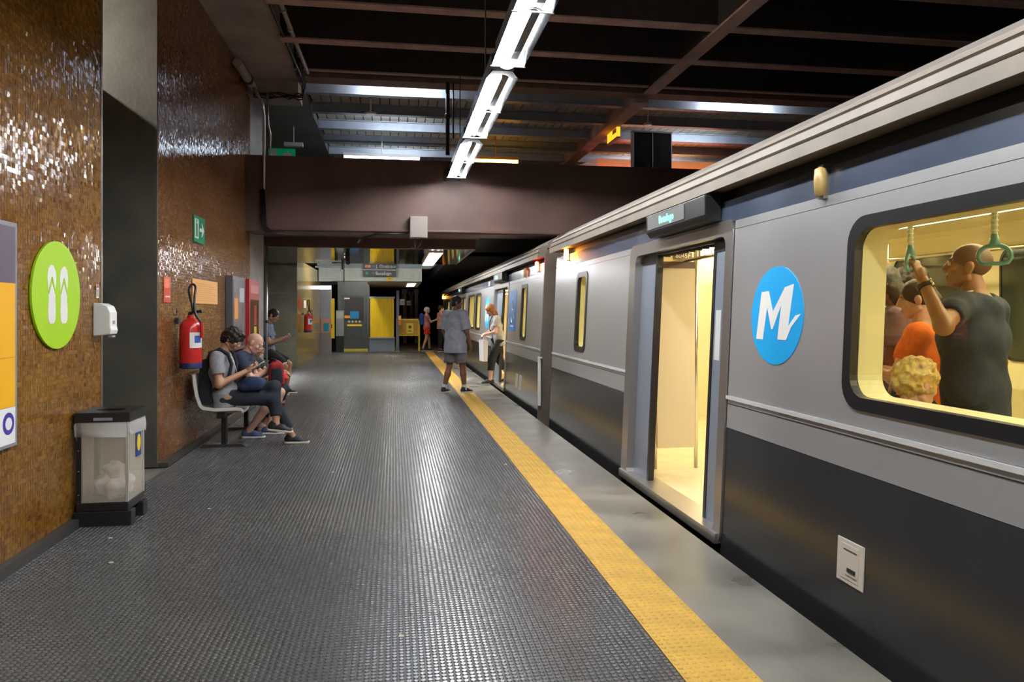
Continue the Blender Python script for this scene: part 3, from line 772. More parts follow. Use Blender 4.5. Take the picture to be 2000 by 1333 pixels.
def tpoly(mb, poly, o0, o1):
    n = len(poly)
    vs = [T(u, v, o0) for u, v in poly] + [T(u, v, o1) for u, v in poly]
    return mb.add(vs, [tuple(range(n))[::-1], tuple(range(n, 2 * n))] + [(i, (i + 1) % n, n + (i + 1) % n, n + i) for i in range(n)])
PT = lambda u, v, d: T(u, v, d)
XIN = .16      # inner liner depth
def holed(name, y0, y1, z0, z1, hole, m, parent, d0, d1):
    inner = rrect(*hole, 6); outer = rect_match(inner, y0, y1, z0, z1)
    mb = MB(); loop_ring(mb, outer, inner, PT, d0, d1)
    return mb.build(name, m, parent)
def window(car, y0, y1, z0, z1, r, panel0, panel1, yellow=False):
    """rounded window set in the silver panel panel0..panel1"""
    holed('side_panel', panel0, panel1, .93, 1.985, (y0 + .02, y1 - .02, z0 + .02, z1 - .02, r), M_steel, car, 0, .03)
    wf = holed_frame(car, y0, y1, z0, z1, r)
    b = min(.06, (y1 - y0) * .18)
    g = MB(); tpoly(g, rrect(y0 + b * .9, y1 - b * .9, z0 + b * .9, z1 - b * .9, max(.02, r - b), 6), .028, .032); g.build('window_pane', M_pane, car)
    holed('liner_panel', panel0, panel1, .40, 2.1, (y0 + b, y1 - b, z0 + b, z1 - b, max(.02, r - b * .5)), M_cream, car, XIN - .01, XIN)
    # reveal between skin and liner
    inn = rrect(y0 + b, y1 - b, z0 + b, z1 - b, max(.02, r - b * .5), 6)
    out = rrect(y0 + b - .008, y1 - b + .008, z0 + b - .008, z1 - b + .008, max(.02, r - b * .5), 6)
    mb = MB(); loop_ring(mb, out, inn, PT, .034, XIN - .01); mb.build('window_reveal', M_cream, car)
def holed_frame(car, y0, y1, z0, z1, r):
    b = min(.06, (y1 - y0) * .18)
    mb = MB(); loop_ring(mb, rrect(y0, y1, z0, z1, r, 6), rrect(y0 + b, y1 - b, z0 + b, z1 - b, max(.02, r - b * .5), 6), PT, -.008, .028)
    return mb.build('window_frame', M_rub, car)
def blank(car, y0, y1):
    mb = MB(); tb(mb, y0, y1, .93, 1.985, 0, .03); mb.build('side_panel', M_steel, car)
    mb = MB(); tb(mb, y0, y1, .40, 2.1, XIN - .01, XIN); mb.build('liner_panel', M_cream, car)
def side_common(car, y0, y1):
    mb = MB(); tb(mb, y0, y1, .725, .928, 0, .03); mb.build('waist_strip', M_steel, car)
    mb = MB(); tb(mb, y0, y1, .905, .928, -.010, 0); mb.build('waist_bead', M_chrome and mat('bead_steel', (.80, .80, .81), .25, .45), car)
    mb = MB(); tb(mb, y0, y1, .875, .880, -.002, .002); mb.build('seam', M_black, car)
    mb = MB(); tb(mb, y0, y1, 1.988, 2.04, 0, .03); mb.build('upper_strip', M_steel, car)
    mb = MB(); tb(mb, y0, y1, -.72, .722, 0, .03); mb.build('skirt', M_skirt, car)
    mb = MB(); tb(mb, y0, y1, .03, .40, XIN - .01, XIN); mb.build('liner_panel', M_cream, car)
def door(car, y0, y1, c0, c1, sticker=False):
    """door bay y0..y1; clear opening c0..c1"""
    outer = rrect(y0, y1, -.04, 2.055, .09, 6); inner = rrect(y0 + .10, y1 - .16, .02, 1.955, .07, 6)
    mb = MB(); loop_ring(mb, outer, inner, PT, -.012, XIN); mb.build('door_frame', M_frame, car)
    mb = MB(); tb(mb, y0 + .02, y1 - .02, -.02, .042, -.035, XIN); mb.build('door_sill', mat('sill_steel', (.6, .58, .54), .3, .9), car)
    mb = MB(); tb(mb, y0, y1, -.72, -.045, .02, .05); mb.build('skirt', M_skirt, car)
    for a, b, ed in ((y0 + .09, c0, 1), (c1, y1 - .14, -1)):
        mb = MB(); tb(mb, a, b, .04, 1.87, .055, .095); lf = mb.build('door_leaf', M_leaf, car)
        mb = MB(); tb(mb, a, b, 1.87, 1.956, .05, .10); mb.build('leaf_cap', M_black, lf)
        e = b if ed > 0 else a
        mb = MB(); tb(mb, e - .02, e + .02, .04, 1.95, .05, .10); mb.build('rubber_edge', M_rub, lf)
        if sticker and ed > 0:
            mb = MB(); tb(mb, b - .13, b - .05, 1.13, 1.47, .052, .055); mb.build('sticker', mat('grey_sticker', (.5, .52, .52), .5), lf)
    mb = MB(); tb(mb, y0 + .1, y1 - .15, 1.936, 1.962, .05, .11); mb.build('door_header', M_black, car)
    n = 9; mb = MB()
    for i in range(n):
        a = c0 + (c1 - c0) * i / n; b = c0 + (c1 - c0) * (i + .8) / n
        mb.hexa([T(a, 1.915, .08), T(a, 1.915, .12), T(b, 1.93, .12), T(b, 1.93, .08), T(a, 1.95, .08), T(a, 1.95, .12), T(b, 1.95, .12), T(b, 1.95, .08)])
    mb.build('header_brush', M_black, car)
    mb = MB(); tb(mb, y0, y1, 1.97, 2.1, XIN - .02, XIN); mb.build('liner_panel', M_cream, car)
def led(car, y0, y1, txt):
    d = MB(); d.prism([(2.03, 2.10), (2.03, 2.235), (2.15, 2.25), (2.15, 2.06), (2.06, 2.06)], 'y', y0, y1)
    d = d.build('destination_display', M_black, car, bevel=.006)
    MB().box(2.026, 2.0295, y0 + (y1 - y0) * .30, y1 - .05, 2.118, 2.222).build('screen', mat('led_screen', (.16, .16, .16), .3), d)
    text('lettering', txt, .083, (2.0245, y0 + (y1 - y0) * .60, 2.168), (R(90), 0, R(-90)), M_led, d, .0005, sx=1.0)
def logo(car, yc, zc, r, kz=1.0):
    mb = MB(); tpoly(mb, [(yc + r * math.cos(i * math.pi / 24), zc + r * kz * math.sin(i * math.pi / 24)) for i in range(48)], -.003, .001)
    lg = mb.build('logo', M_logoblue, car)
    # white letter with swoosh; a runs towards -Y (reading direction), b up
    k = r / .275
    poly = [(-.20, -.135), (-.135, -.135), (-.095, .03), (-.055, -.085), (-.03, -.085), (.055, .03), (.035, -.135), (.10, -.135),
            (.16, -.05), (.255, .0), (.17, -.015), (.125, -.05), (.155, .16), (.07, .145), (-.035, .03), (-.09, .135), (-.155, .13)]
    poly = [(-.205, -.135), (-.13, -.135), (-.095, .045), (-.04, -.075), (-.025, -.075), (.055, .055), (.03, -.13), (.12, -.13), (.165, -.06), (.255, .01), (.20, .0), (.135, -.055), (.175, .165), (.085, .15), (-.03, .02), (-.085, .135), (-.165, .13)]
    mb = MB(); tpoly(mb, [(yc - a * k, zc + b * k) for a, b in poly], -.0045, -.003); mb.build('logo_letter', M_logow, lg)
def marker(car, y, z, glow=None):
    mb = MB()
    x = 2.05 + SL * z
    m = mat('amber_marker', (.45, .30, .10), .35) if glow is None else mat('glow_' + glow, (1, .4, .1), .4, emit=(1, .33, .03) if glow == 'orange' else (1, .06, .03), es=26 if glow == 'orange' else 18)
    o = mb.lathe([(.012, -.075), (.03, -.065), (.034, 0), (.03, .065), (.012, .075)], (x - .028, y, z), 12).build('marker_lamp', m, car, smooth=True)
    MB().box(x - .03, x + .01, y - .025, y + .025, z - .085, z + .085).build('lamp_base', M_frame, o)
def car_body(car, y0, y1):
    L = MB(); tb(L, y0, y1, 2.042, 2.185, .004, .03); L.build('blue_band', M_band, car)
    L = MB(); tb(L, y0, y1, 2.187, 2.28, .05, .08); L.build('recess', M_black, car)
    g = [(2.10, 2.262), (2.055, 2.25), (2.055, 2.315), (2.085, 2.325), (2.085, 2.33), (2.068, 2.338), (2.072, 2.378), (2.098, 2.385), (2.098, 2.392), (2.088, 2.40), (2.105, 2.425), (2.20, 2.44), (2.20, 2.262)]
    MB().prism(g, 'y', y0, y1).build('gutter', M_gut, car)
    rf = [(2.20, 2.40)] + [(3.6 - 1.42 * math.cos(R(a)), 2.42 + .30 * math.sin(R(a))) for a in range(10, 171, 16)] + [(5.0, 2.40)]
    MB().prism(rf, 'y', y0, y1).build('roof', mat('roof_grey', (.20, .17, .15), .6), car)
    MB().box(2.16, 5.06, y0, y1, -.12, .03).build('car_floor', M_crmf, car)
    MB().box(2.26, 5.06, y0, y1, 2.16, 2.22).build('car_ceiling', M_cream, car)
    MB().box(2.16, 5.06, y0, y0 + .04, .03, 2.2).build('end_wall', M_cream, car)
    MB().box(2.16, 5.06, y1 - .04, y1, .03, 2.2).build('end_wall', M_cream, car)
    MB().box(4.98, 5.06, y0, y1, .03, 2.2).build('far_wall', M_cream, car)
    MB().box(5.06, 5.12, y0, y1, -.72, 2.4).build('far_skin', M_steel, car)
    MB().box(2.4, 4.8, y0 + .3, y1 - .3, -1.1, -.12).build('underframe', M_dark, car)
    for x in (3.30, 3.98):
        MB().box(x - .055, x + .055, y0 + .1, y1 - .1, 2.135, 2.16).build('light_strip', M_strip, car)
        MB().box(x - .07, x - .056, y0 + .1, y1 - .1, 2.13, 2.16).box(x + .056, x + .07, y0 + .1, y1 - .1, 2.13, 2.16).build('strip_edge', M_alu, car)
    # cove along the far wall
    MB().prism([(4.98, 1.98), (4.90, 2.02), (4.75, 2.12), (4.72, 2.16), (4.98, 2.16)], 'y', y0 + .05, y1 - .05).build('cove', M_cream, car)
    for x in (2.62, 4.42):
        rl_ = MB().tube([(x, y0 + .2, 1.93), (x, y1 - .2, 1.93)], .017, 8).build('handrail', M_chrome, car, smooth=True)
        yy = y0 + .9
        while yy < y1 - .5:
            MB().tube([(x, yy, 1.93), (x, yy, 2.16)], .012, 6).build('rail_post', M_chrome, rl_); yy += 1.6

# ---- first car
c1 = thing('metro_car', 'near silver metro car with an open door and a large window', 'train car')
car_body(c1, -6.0, 9.72)
for a, b in ((-6.0, 4.44), (6.52, 9.72)): side_common(c1, a, b)
blank(c1, -6.0, -1.6)
window(c1, -1.2, .72, 1.005, 1.90, .12, -1.6, .98)
window(c1, 1.28, 3.225, 1.005, 1.90, .125, .98, 4.44)
blank(c1, 6.52, 7.7)
window(c1, 8.03, 8.53, 1.005, 1.925, .09, 7.7, 9.0)
blank(c1, 9.0, 9.72)
door(c1, 4.44, 6.52, 4.83, 5.98, sticker=True)
led(c1, 4.65, 5.80, 'Botafogo')
logo(c1, 3.875, 1.437, .285, .97)
marker(c1, 3.44, 2.11)
marker(c1, 9.03, 2.18, 'orange')
ap = MB(); tb(ap, 3.005, 3.205, .205, .405, -.006, 0); ap = ap.build('access_panel', mat('beige_panel', (.55, .49, .43), .45), c1, bevel=.004)
mb = MB(); tb(mb, 3.04, 3.17, .225, .385, -.008, -.005); mb.build('panel_lid', MATS['beige_panel'], ap, bevel=.003)
mb = MB(); tb(mb, 3.06, 3.12, .262, .28, -.011, -.007); mb.build('latch_slot', M_black, ap)
mb = MB(); tb(mb, 3.055, 3.15, .358, .362, -.010, -.007); mb.build('hinge', M_black, ap)
mb = MB(); tb(mb, 3.05, 3.13, .245, .249, -.010, -.007); mb.build('latch_lip', M_frame, ap)
mb = MB(); tb(mb, 4.434, 4.441, .73, 2.04, -.002, .01); mb.build('seam', M_black, c1)
# interior of the first car seen through the door
ds = MB().box(2.36, 2.72, 6.44, 6.47, .22, 1.86).build('draught_screen', mat('cream_screen', (.72, .60, .40), .3), c1)
MB().tube([(2.345, 6.455, .03), (2.345, 6.455, 2.16)], .018, 10).tube([(2.735, 6.455, .03), (2.735, 6.455, 2.16)], .018, 10).build('screen_post', M_chrome, ds, smooth=True)
MB().box(2.36, 2.72, 6.43, 6.48, 1.86, 1.92).build('screen_rail', mat('brown_rail', (.12, .08, .05), .4), ds)
MB().tube([(2.345, 6.43, .95), (2.32, 6.36, 1.0), (2.345, 6.43, 1.05)], .012, 8).build('grab_knob', M_black, ds)
MB().box(2.2, 2.36, 6.50, 6.53, .03, 2.16).build('door_pocket', M_cream, c1)
ds = MB().box(2.36, 2.72, 4.28, 4.31, .22, 1.86).build('draught_screen', MATS['cream_screen'], c1)
MB().tube([(2.735, 4.295, .03), (2.735, 4.295, 2.16)], .018, 10).build('screen_post', M_chrome, ds, smooth=True)
pl = MB().box(2.91, 3.11, 7.44, 7.46, 2.015, 2.09).build('number_plate', mat('plate_brown', (.10, .075, .04), .4), c1)
text('lettering', '6045F', .068, (3.01, 7.436, 2.053), (R(90), 0, 0), mat('plate_letter', (.85, .8, .65), .4), pl, .0005)
MB().box(2.22, 4.98, 7.46, 7.50, 1.76, 2.16).build('cross_bulkhead', M_cream, c1)
for (a, b) in ((2.45, 3.2), ):
    pass
# opposite windows
for (y0, y1) in ((1.6, 2.9), (3.35, 5.42), (5.86, 6.75), (7.2, 8.6)):
    pts = rrect(y0, y1, 1.08, 2.0 if y0 > 5.8 else 1.98, .13, 6)
    MB().prism(pts, 'x', 4.965, 4.985).build('far_window', M_opw, c1)
    i2 = rrect(y0 - .02, y1 + .02, 1.06, 2.0, .14, 6)
    mb = MB(); loop_ring(mb, i2, pts, lambda u, v, d: (4.98 - d, u, v), 0, .02); mb.build('far_window_frame', M_rub, c1)
# longitudinal seat under the near window and opposite
for (x0, x1, yy0, yy1) in ((2.24, 2.66, .5, 4.2), (4.55, 4.96, 2.2, 6.3)):
    near_side = x0 < 3
    sb = MB().prism([(x0, .36), (x1, .36), (x1, .44), (x0, .43)], 'y', yy0, yy1).build('bench_seat', mat('seat_cream', (.55, .45, .24), .5), c1, bevel=.02)
    bx0, bx1 = (x0 - .01, x0 + .06) if near_side else (x1 - .06, x1)
    MB().prism([(bx0, .44), (bx1, .44), (bx1, .84), (bx0, .86)], 'y', yy0, yy1).build('bench_back', MATS['seat_cream'], sb, bevel=.02)
    MB().box(x0 + .03, x1 - .06, yy0 + .05, yy1 - .05, .03, .36).build('bench_box', mat('seat_box', (.3, .28, .22), .5), sb)
# hanging straps
def strap(y, x, rot, label_z=1.93):
    s = MB().tube([(x, y, 1.93), (x, y, 1.79)], .013, 8).build('hanging_strap', mat('strap_band', (.55, .60, .52), .5), c1)
    M_h = mat('strap_teal', (.16, .38, .42), .35)
    pts = []
    for i in range(13):
        a = math.pi * i / 12
        pts.append((-.062 * math.cos(a), .055 * max(0, math.sin(a)) ** .8))
    loop = [(u * 1.0, v) for u, v in pts]
    ring = loop + [(.05, -.022), (.03, -.026), (-.03, -.026), (-.05, -.022), (-.062, 0)]
    cz = 1.79 - .02 - .075
    P3 = [(x + u * math.sin(rot), y + u * math.cos(rot), cz + v) for u, v in ring]
    MB().tube(P3, .0095, 8).build('handle', M_h, s, smooth=True)
    MB().tube([(x, y, cz + .055), (x, y, 1.80)], .016, 8, rs=[.024, .013]).build('handle_neck', M_h, s, smooth=True)
    for k in range(5):
        MB().lathe([(.015, -.004), (.017, 0), (.015, .004)], (x, y, 1.815 + k * .022), 10).build('strap_rib', M_white, s)
strap(2.90, 2.62, R(130)); strap(3.44, 2.62, R(55)); strap(2.2, 2.62, R(0)); strap(4.0, 2.62, R(0))

# gangway between the cars
gw = thing('gangway', 'grey brown gangway bellows between the two metro cars', 'gangway')
for k in range(6):
    y = 9.74 + k * .13
    s_ = .03 if k % 2 else 0
    MB().box(2.45 + s_, 4.7 - s_, y, y + .12, -.1, 2.2 - s_).build('bellows_fold', mat('bellows_black', (.02, .018, .017), .7), gw)
MB().box(2.07, 2.10, 9.78, 9.82, .10, .78).box(2.07, 2.2, 9.76, 9.84, .78, .80).build('grab_bar', M_white, gw) if False else None

# ---- second car
c2 = thing('metro_car', 'second silver metro car with blue wheelchair sign', 'train car')
car_body(c2, 10.55, 33.0)
ew = MB(); ew.prism([(2.05 + SL * -.5, -.5), (2.05 + SL * 2.3, 2.3), (2.35, 2.58), (3.6, 2.7), (4.9, 2.5), (5.08, -.5)], 'y', 10.50, 10.55).build('end_cap', M_gang, c2)
for a, b in ((10.55, 13.78), (15.92, 22.2), (24.3, 33.0)): side_common(c2, a, b)
blank(c2, 10.55, 11.5)
window(c2, 11.8, 12.38, 1.0, 1.93, .09, 11.5, 12.6); blank(c2, 12.6, 13.78)
door(c2, 13.78, 15.92, 13.95, 14.95)
blank(c2, 15.92, 17.8)
window(c2, 18.30, 19.42, 1.02, 1.96, .08, 17.8, 19.6)
window(c2, 19.76, 21.45, 1.02, 1.96, .08, 19.6, 22.2)
door(c2, 22.2, 24.3, 22.5, 23.9)
window(c2, 24.9, 26.3, 1.02, 1.96, .08, 24.3, 26.5)
window(c2, 26.7, 28.1, 1.02, 1.96, .08, 26.5, 28.4)
window(c2, 28.8, 30.2, 1.02, 1.96, .08, 28.4, 30.5); blank(c2, 30.5, 33.0)
led(c2, 14.0, 15.2, 'Botafogo'); led(c2, 22.6, 23.8, 'Botafogo')
logo(c2, 16.95, 1.46, .40, .9)
marker(c2, 10.95, 2.15, 'red'); marker(c2, 11.95, 2.11); marker(c2, 32.6, 2.15, 'orange')
wp = MB(); tb(wp, 12.86, 13.62, 1.13, 1.86, -.004, 0); wp = wp.build('wheelchair_sign', M_blue, c2)
mb = MB()
mb.tube([T(13.24 + .12 * math.cos(R(a)), 1.40 + .12 * math.sin(R(a)), -.006) for a in range(100, 381, 20)], .012, 5)
mb.tube([T(13.26, 1.66, -.006), T(13.26, 1.5, -.006), T(13.14, 1.5, -.006), T(13.06, 1.36, -.006), T(13.0, 1.36, -.006)], .014, 5)
tpoly(mb, [(13.26 + .04 * math.cos(i * .5236), 1.72 + .035 * math.sin(i * .5236)) for i in range(12)], -.008, -.004)
mb.build('wheelchair_pictogram', M_logow, wp)
mb = MB(); tb(mb, 13.08, 13.45, 1.20, 1.23, -.006, -.004); mb.build('print_line', M_logow, wp)
for q in (0, 1):
    mb = MB(); tb(mb, 12.0 + q * .35, 12.22 + q * .35, .18, .42, -.006, 0); mb.build('access_panel', MATS['beige_panel'], c2)
mb = MB(); tb(mb, 16.75, 16.95, 2.07, 2.17, -.004, .004); mb.build('sticker', M_white, c2)
MB().box(2.045, 2.075, 10.44, 10.50, .12, .80).box(2.045, 2.09, 10.40, 10.50, .80, .82).build('step_handle', M_white, c2)
for y0, y1 in ((18, 20), (20.5, 23), (24, 26), (13.2, 15.9), (11.2, 12.9)):
    MB().prism(rrect(y0, y1, 1.08, 1.98, .13, 6), 'x', 4.965, 4.985).build('far_window', M_opw, c2)
mb = MB().box(2.36, 2.72, 16.0, 16.03, .22, 1.86).build('draught_screen', MATS['cream_screen'], c2)
MB().tube([(2.735, 16.0, .03), (2.735, 16.0, 2.16)], .02, 8).build('screen_post', M_yelpaint, c2)
for (yy0, yy1) in ((16.2, 22.0),):
    sb = MB().box(2.24, 2.66, yy0, yy1, .36, .44).build('bench_seat', MATS['seat_cream'], c2)
    MB().box(2.23, 2.30, yy0, yy1, .44, .86).build('bench_back', MATS['seat_cream'], sb)

# ------------------------------------------------------------------ far end of the platform
M_bluew = mat('pale_blue_fascia', (.50, .58, .58), .35, var=.08)
lb_ = struct(MB().prism([(-2.6, 3.0), (1.25, 3.0), (1.55, 3.21), (-2.6, 3.21)], 'y', 26.0, 26.5).build('trim_4', mat('blue_grey_fascia', (.25, .32, .37), .35)), 'blue grey beam under the polished ceiling')
fx = struct(MB().box(-2.55, .95, 26.0, 26.5, 2.555, 3.0).build('wall_fascia', M_bluew), 'pale fascia box over the far booth')
sg = thing('platform_sign', 'dark direction sign with two lines hanging before the pale fascia', 'sign', (-.50, 25.86, 2.715))
sg.scale = (1.39, 1.39, 1.39)
MB().box(-.40, .40, -.02, .02, .165, .325).build('upper_board', M_navy, sg)
MB().box(-.40, .40, -.02, .02, 0, .15).build('lower_board', M_navy, sg)
MB().box(-.40, .40, -.022, .022, .15, .165).build('divider', M_white, sg)
def dot(x, z, m, nm): MB().prism([(x + .036 * math.cos(i * .3927), z + .036 * math.sin(i * .3927)) for i in range(16)], 'y', -.024, -.02).build(nm, m, sg)
dot(-.32, .245, M_orange, 'line_badge'); dot(-.25, .245, mat('badge_peach', (.75, .35, .2), .5), 'line_badge'); dot(-.31, .075, mat('badge_green', (.02, .40, .2), .5), 'line_badge')
tw = mat('sign_white', (.8, .8, .8), .5)
text('lettering', 'J. Oceânico', .105, (.16, -.022, .245), (R(90), 0, 0), tw, sg, .001)
text('lettering', 'Botafogo', .105, (.10, -.022, .072), (R(90), 0, 0), tw, sg, .001)
for z in (.26, .23, .09, .06):
    MB().box(-.19, -.09, -.023, -.02, z, z + .008).build('small_print', M_grey, sg)
MB().box(-.3, -.29, 0, .09, .30, .31).box(.29, .30, 0, .09, .30, .31).build('hanger', M_black, sg)
ys = thing('yellow_plate', 'small yellow plate under the platform sign', 'plate', (-.16, 25.98, 2.57))
MB().box(-.10, .10, 0, .015, 0, .18).build('plate', M_yelpaint, ys)
MB().box(-.05, .05, -.002, 0, .05, .08).build('print', mat('olive_print', (.3, .22, .02), .5), ys)
cm = thing('security_camera', 'black dome camera under the polished ceiling', 'camera', (-1.0, 16.2, 2.60))
MB().lathe([(.05, .08), (.07, .07), (.07, .02), (.05, 0)], n=16).build('mount', M_black, cm, smooth='auto')
MB().tube([(0, 0, .0), (.03, -.1, -.08)], .05, 10).build('body', M_black, cm)
bl = thing('far_batten', 'unlit pale batten tube at the far concrete corner', 'light', (-1.62, 18.95, 2.60))
MB().tube([(-.32, 0, 0), (.32, 0, .02)], .022, 8).build('tube', M_white, bl)
MB().box(.32, .36, -.03, .03, -.06, .70).box(.37, .39, -.02, .02, -.42, .70).build('bracket', M_black, bl)
YE = 28.5
ew2 = struct(MB().box(-6, -2.0, YE + .4, YE + .6, 0, 2.7).build('wall_end', M_dark), 'dark wall at the platform end')
pi = thing('service_pillar', 'grey metal pillar with posters at the platform end', 'pillar', (-2.42, 27.2, 0))
MB().box(-.19, .19, -.1, .2, 0, 2.45).build('column', mat('pillar_mauve', (.22, .19, .19), .4), pi)
MB().box(-.19, .19, -.105, -.1, 1.25, 2.3).build('grey_panel', mat('pillar_panel', (.30, .31, .37), .4), pi)
MB().box(-.19, .19, -.112, -.1, 2.3, 2.42).build('lit_band', mat('lit_band', (.9, .9, .9), .4, emit=(1, 1, 1), es=1.2), pi)
s_ = MB().box(-.15, .17, -.108, -.1, .75, 1.25).build('poster', mat('poster_peach', (.55, .25, .14), .5), pi)
MB().box(-.07, .12, -.112, -.108, .80, 1.1).build('poster_print', mat('poster_teal', (.0, .25, .35), .5), s_)
yv = thing('yellow_board', 'tall narrow yellow board beside the service pillar', 'sign', (-2.17, 27.15, .55))
MB().box(-.06, .06, 0, .03, 0, 1.42).build('board', M_yelpaint, yv)
MB().box(-.05, -.02, -.003, 0, .35, .5).build('black_print', M_black, yv)
cbx = thing('grey_cabinet', 'dark grey cabinet in the gap beside the metal door', 'cabinet', (-1.98, 28.2, .0))
MB().box(-.16, .12, 0, .2, .6, 1.55).build('body', M_grey, cbx)
MB().box(-.14, .10, -.01, 0, 1.25, 1.5).build('notice', mat('pale_notice', (.4, .4, .36), .5), cbx)
MB().box(-.16, .12, 0, .2, 0, .6).build('base', M_black, cbx)
dr = thing('door_1', 'dark grey metal door with stickers and a yellow kick bar', None, (-1.48, YE, 0), kind='structure')
MD = mat('dark_grey_door', (.055, .062, .062), .4)
MB().box(-.62, .56, .03, .10, 0, 2.65).build('frame', mat('door_surround', (.075, .08, .08), .4), dr)
MB().box(-.48, .48, 0, .05, .12, 2.12).build('leaf', MD, dr)
MB().box(-.36, .30, -.008, 0, .42, .98).build('lower_panel', mat('door_low', (.045, .05, .058), .5), dr)
MB().box(-.36, .34, -.008, 0, 1.15, 2.05).build('door_pane', mat('door_pane', (.05, .045, .05), .12), dr)
MB().box(-.16, .16, -.02, -.008, 1.24, 1.52).build('blue_sticker', mat('cyan_sticker', (.0, .18, .42), .5), dr)
MB().box(-.37, -.16, -.02, -.008, 1.26, 1.36).build('amber_sticker', M_orange, dr)
for k in range(4):
    MB().prism([(-.2 + k * .13 + .045 * math.cos(i * .5236), 1.13 + .045 * math.sin(i * .5236)) for i in range(12)], 'y', -.02, -.008).build('round_sticker', mat('round_sticker', (.5, .42, .2), .5), dr)
MB().box(-.27, .27, -.02, -.008, .96, 1.03).build('yellow_sticker', M_yelpaint, dr)
MB().box(-.60, .50, -.06, -.01, 0, .11).build('kick_bar', mat('dull_yellow', (.45, .38, .06), .5), dr)
MB().tube([(.42, -.05, .95), (.42, -.05, 1.3)], .015, 8).build('handle', M_chrome, dr)
MB().box(-.38, -.18, -.02, -.008, 1.98, 2.03).build('closer', M_white, dr)
yp = thing('yellow_screen', 'yellow corrugated roller screen beside the metal door', 'screen', (-.45, 28.2, .55))
for k in range(16):
    MB().prism([(-.44 + k * .055, 0), (-.44 + k * .055 + .014, -.02), (-.44 + k * .055 + .041, -.02), (-.44 + k * .055 + .055, 0), (-.44 + k * .055 + .055, .02), (-.44 + k * .055, .02)], 'z', 0, 1.45).build('slat', M_yelpaint, yp)
MB().box(-.47, .47, -.03, .03, 1.45, 1.52).build('rail', mat('screen_rail', (.3, .3, .32), .4), yp)
MB().box(-.47, .47, -.03, .03, -.05, 0).build('rail', MATS['screen_rail'], yp)
lw = struct(MB().box(-.92, .02, 28.25, 28.4, 0, .5).build('wall_low', mat('blue_grey_base', (.16, .19, .25), .4)), 'low blue grey wall under the yellow screen')
po2 = thing('blue_post', 'slim blue grey post at the end of the yellow screen', 'post', (.13, 28.2, 0))
MB().box(-.05, .05, -.05, .05, 0, 2.3).build('shaft', mat('post_blue', (.13, .14, .20), .4), po2)
MB().box(-.09, .09, -.09, .09, 0, .03).build('foot', M_grey, po2)
us = struct(MB().box(-.95, .95, 26.5, 31.5, 2.52, 2.58).build('ceiling_canopy', mat('canopy_underside', (.42, .35, .31), .5)), 'warm grey underside of the booth canopy')
for k, (x, y) in enumerate(((.62, 27.0), (.62, 28.2), (.62, 29.6))):
    t = thing('canopy_light', 'small white light under the booth canopy', 'light', (x, y, 2.50), 0, 'lights under the booth canopy')
    MB().box(-.16, .16, -.05, .05, .012, .02).build('body', M_white, t)
    MB().box(-.15, .15, -.04, .04, .0, .012).build('diffuser', mat('canopy_diff', (1, 1, 1), .4, emit=(1, 1, 1), es=14), t)
for k, (x, y, w_, h_) in enumerate(((-.45, 30.5, .30, .30), (.32, 30.5, .20, .24), (.62, 32.0, .18, .2))):
    t = thing('hanging_notice', ['white notice hanging behind the yellow screen', 'white notice hanging beyond the blue post', 'pale notice hanging deep in the tunnel mouth'][k], 'notice', (x, y, 1.78))
    MB().box(-w_ / 2, w_ / 2, 0, .02, 0, h_).build('board', mat('pale_board', (.55, .55, .52), .5), t)
    MB().box(-w_ / 2 + .03, w_ / 2 - .03, -.003, 0, .04, h_ - .06).build('print', mat('board_print', (.3, .3, .3), .5), t)
    MB().box(-.006, .006, 0, .01, h_, 1.52).build('hanger', M_black, t)
os_ = thing('orange_notice', 'orange notice on the blue post', 'notice', (.2, 28.15, 1.0))
MB().box(-.06, .06, 0, .02, 0, .36).build('board', M_orange, os_)
MB().box(-.045, .045, -.003, 0, .2, .33).build('print', mat('pale_orange', (.8, .5, .25), .5), os_)
br = thing('yellow_barrier', 'yellow barrier with a pictogram sign at the platform end', 'barrier', (.52, 28.6, 0))
MB().box(-.42, .42, 0, .03, .62, 1.16).build('panel', mat('amber_panel', (.50, .27, .02), .45), br)
for sx in (-.42, .42):
    MB().box(sx - .03, sx + .03, -.02, .04, 0, 1.24).build('post', M_yelpaint, br)
MB().box(-.45, .45, -.02, .04, 1.17, 1.23).build('top_rail', M_yelpaint, br)
MB().box(-.42, .42, -.02, .04, .58, .62).build('bottom_rail', M_yelpaint, br)
pn = MB().box(-.06, .20, -.015, 0, .68, 1.06).build('sign', mat('barrier_sign', (.75, .58, .04), .5), br)
MB().prism([(.07 + .06 * math.cos(i * .5236), .92 + .06 * math.sin(i * .5236)) for i in range(12)], 'y', -.018, -.015).build('pictogram', mat('dark_print', (.1, .07, .02), .5), pn)
MB().box(0, .14, -.018, -.015, .75, .78).build('print_line', MATS['dark_print'], pn)
for k, (x, y) in enumerate(((.5, 36), (1.05, 36), (.9, 40))):
    t = thing('tunnel_column', 'pale column fading into the dark tunnel', 'column', (x, y, 0), 0, 'columns in the dark tunnel')
    MB().box(-.08, .08, -.1, .1, 0, 2.4).build('shaft', M_conc, t)
    MB().box(-.12, .12, -.14, .14, 2.4, 2.6).build('head', M_conc, t)
fm = struct(MB().box(-.35, 1.0, 21.2, 21.9, -.01, .008).build('floor_marking', mat('pale_floor_mark', (.45, .5, .55), .25)), 'pale polished floor panel near the platform end') if False else None

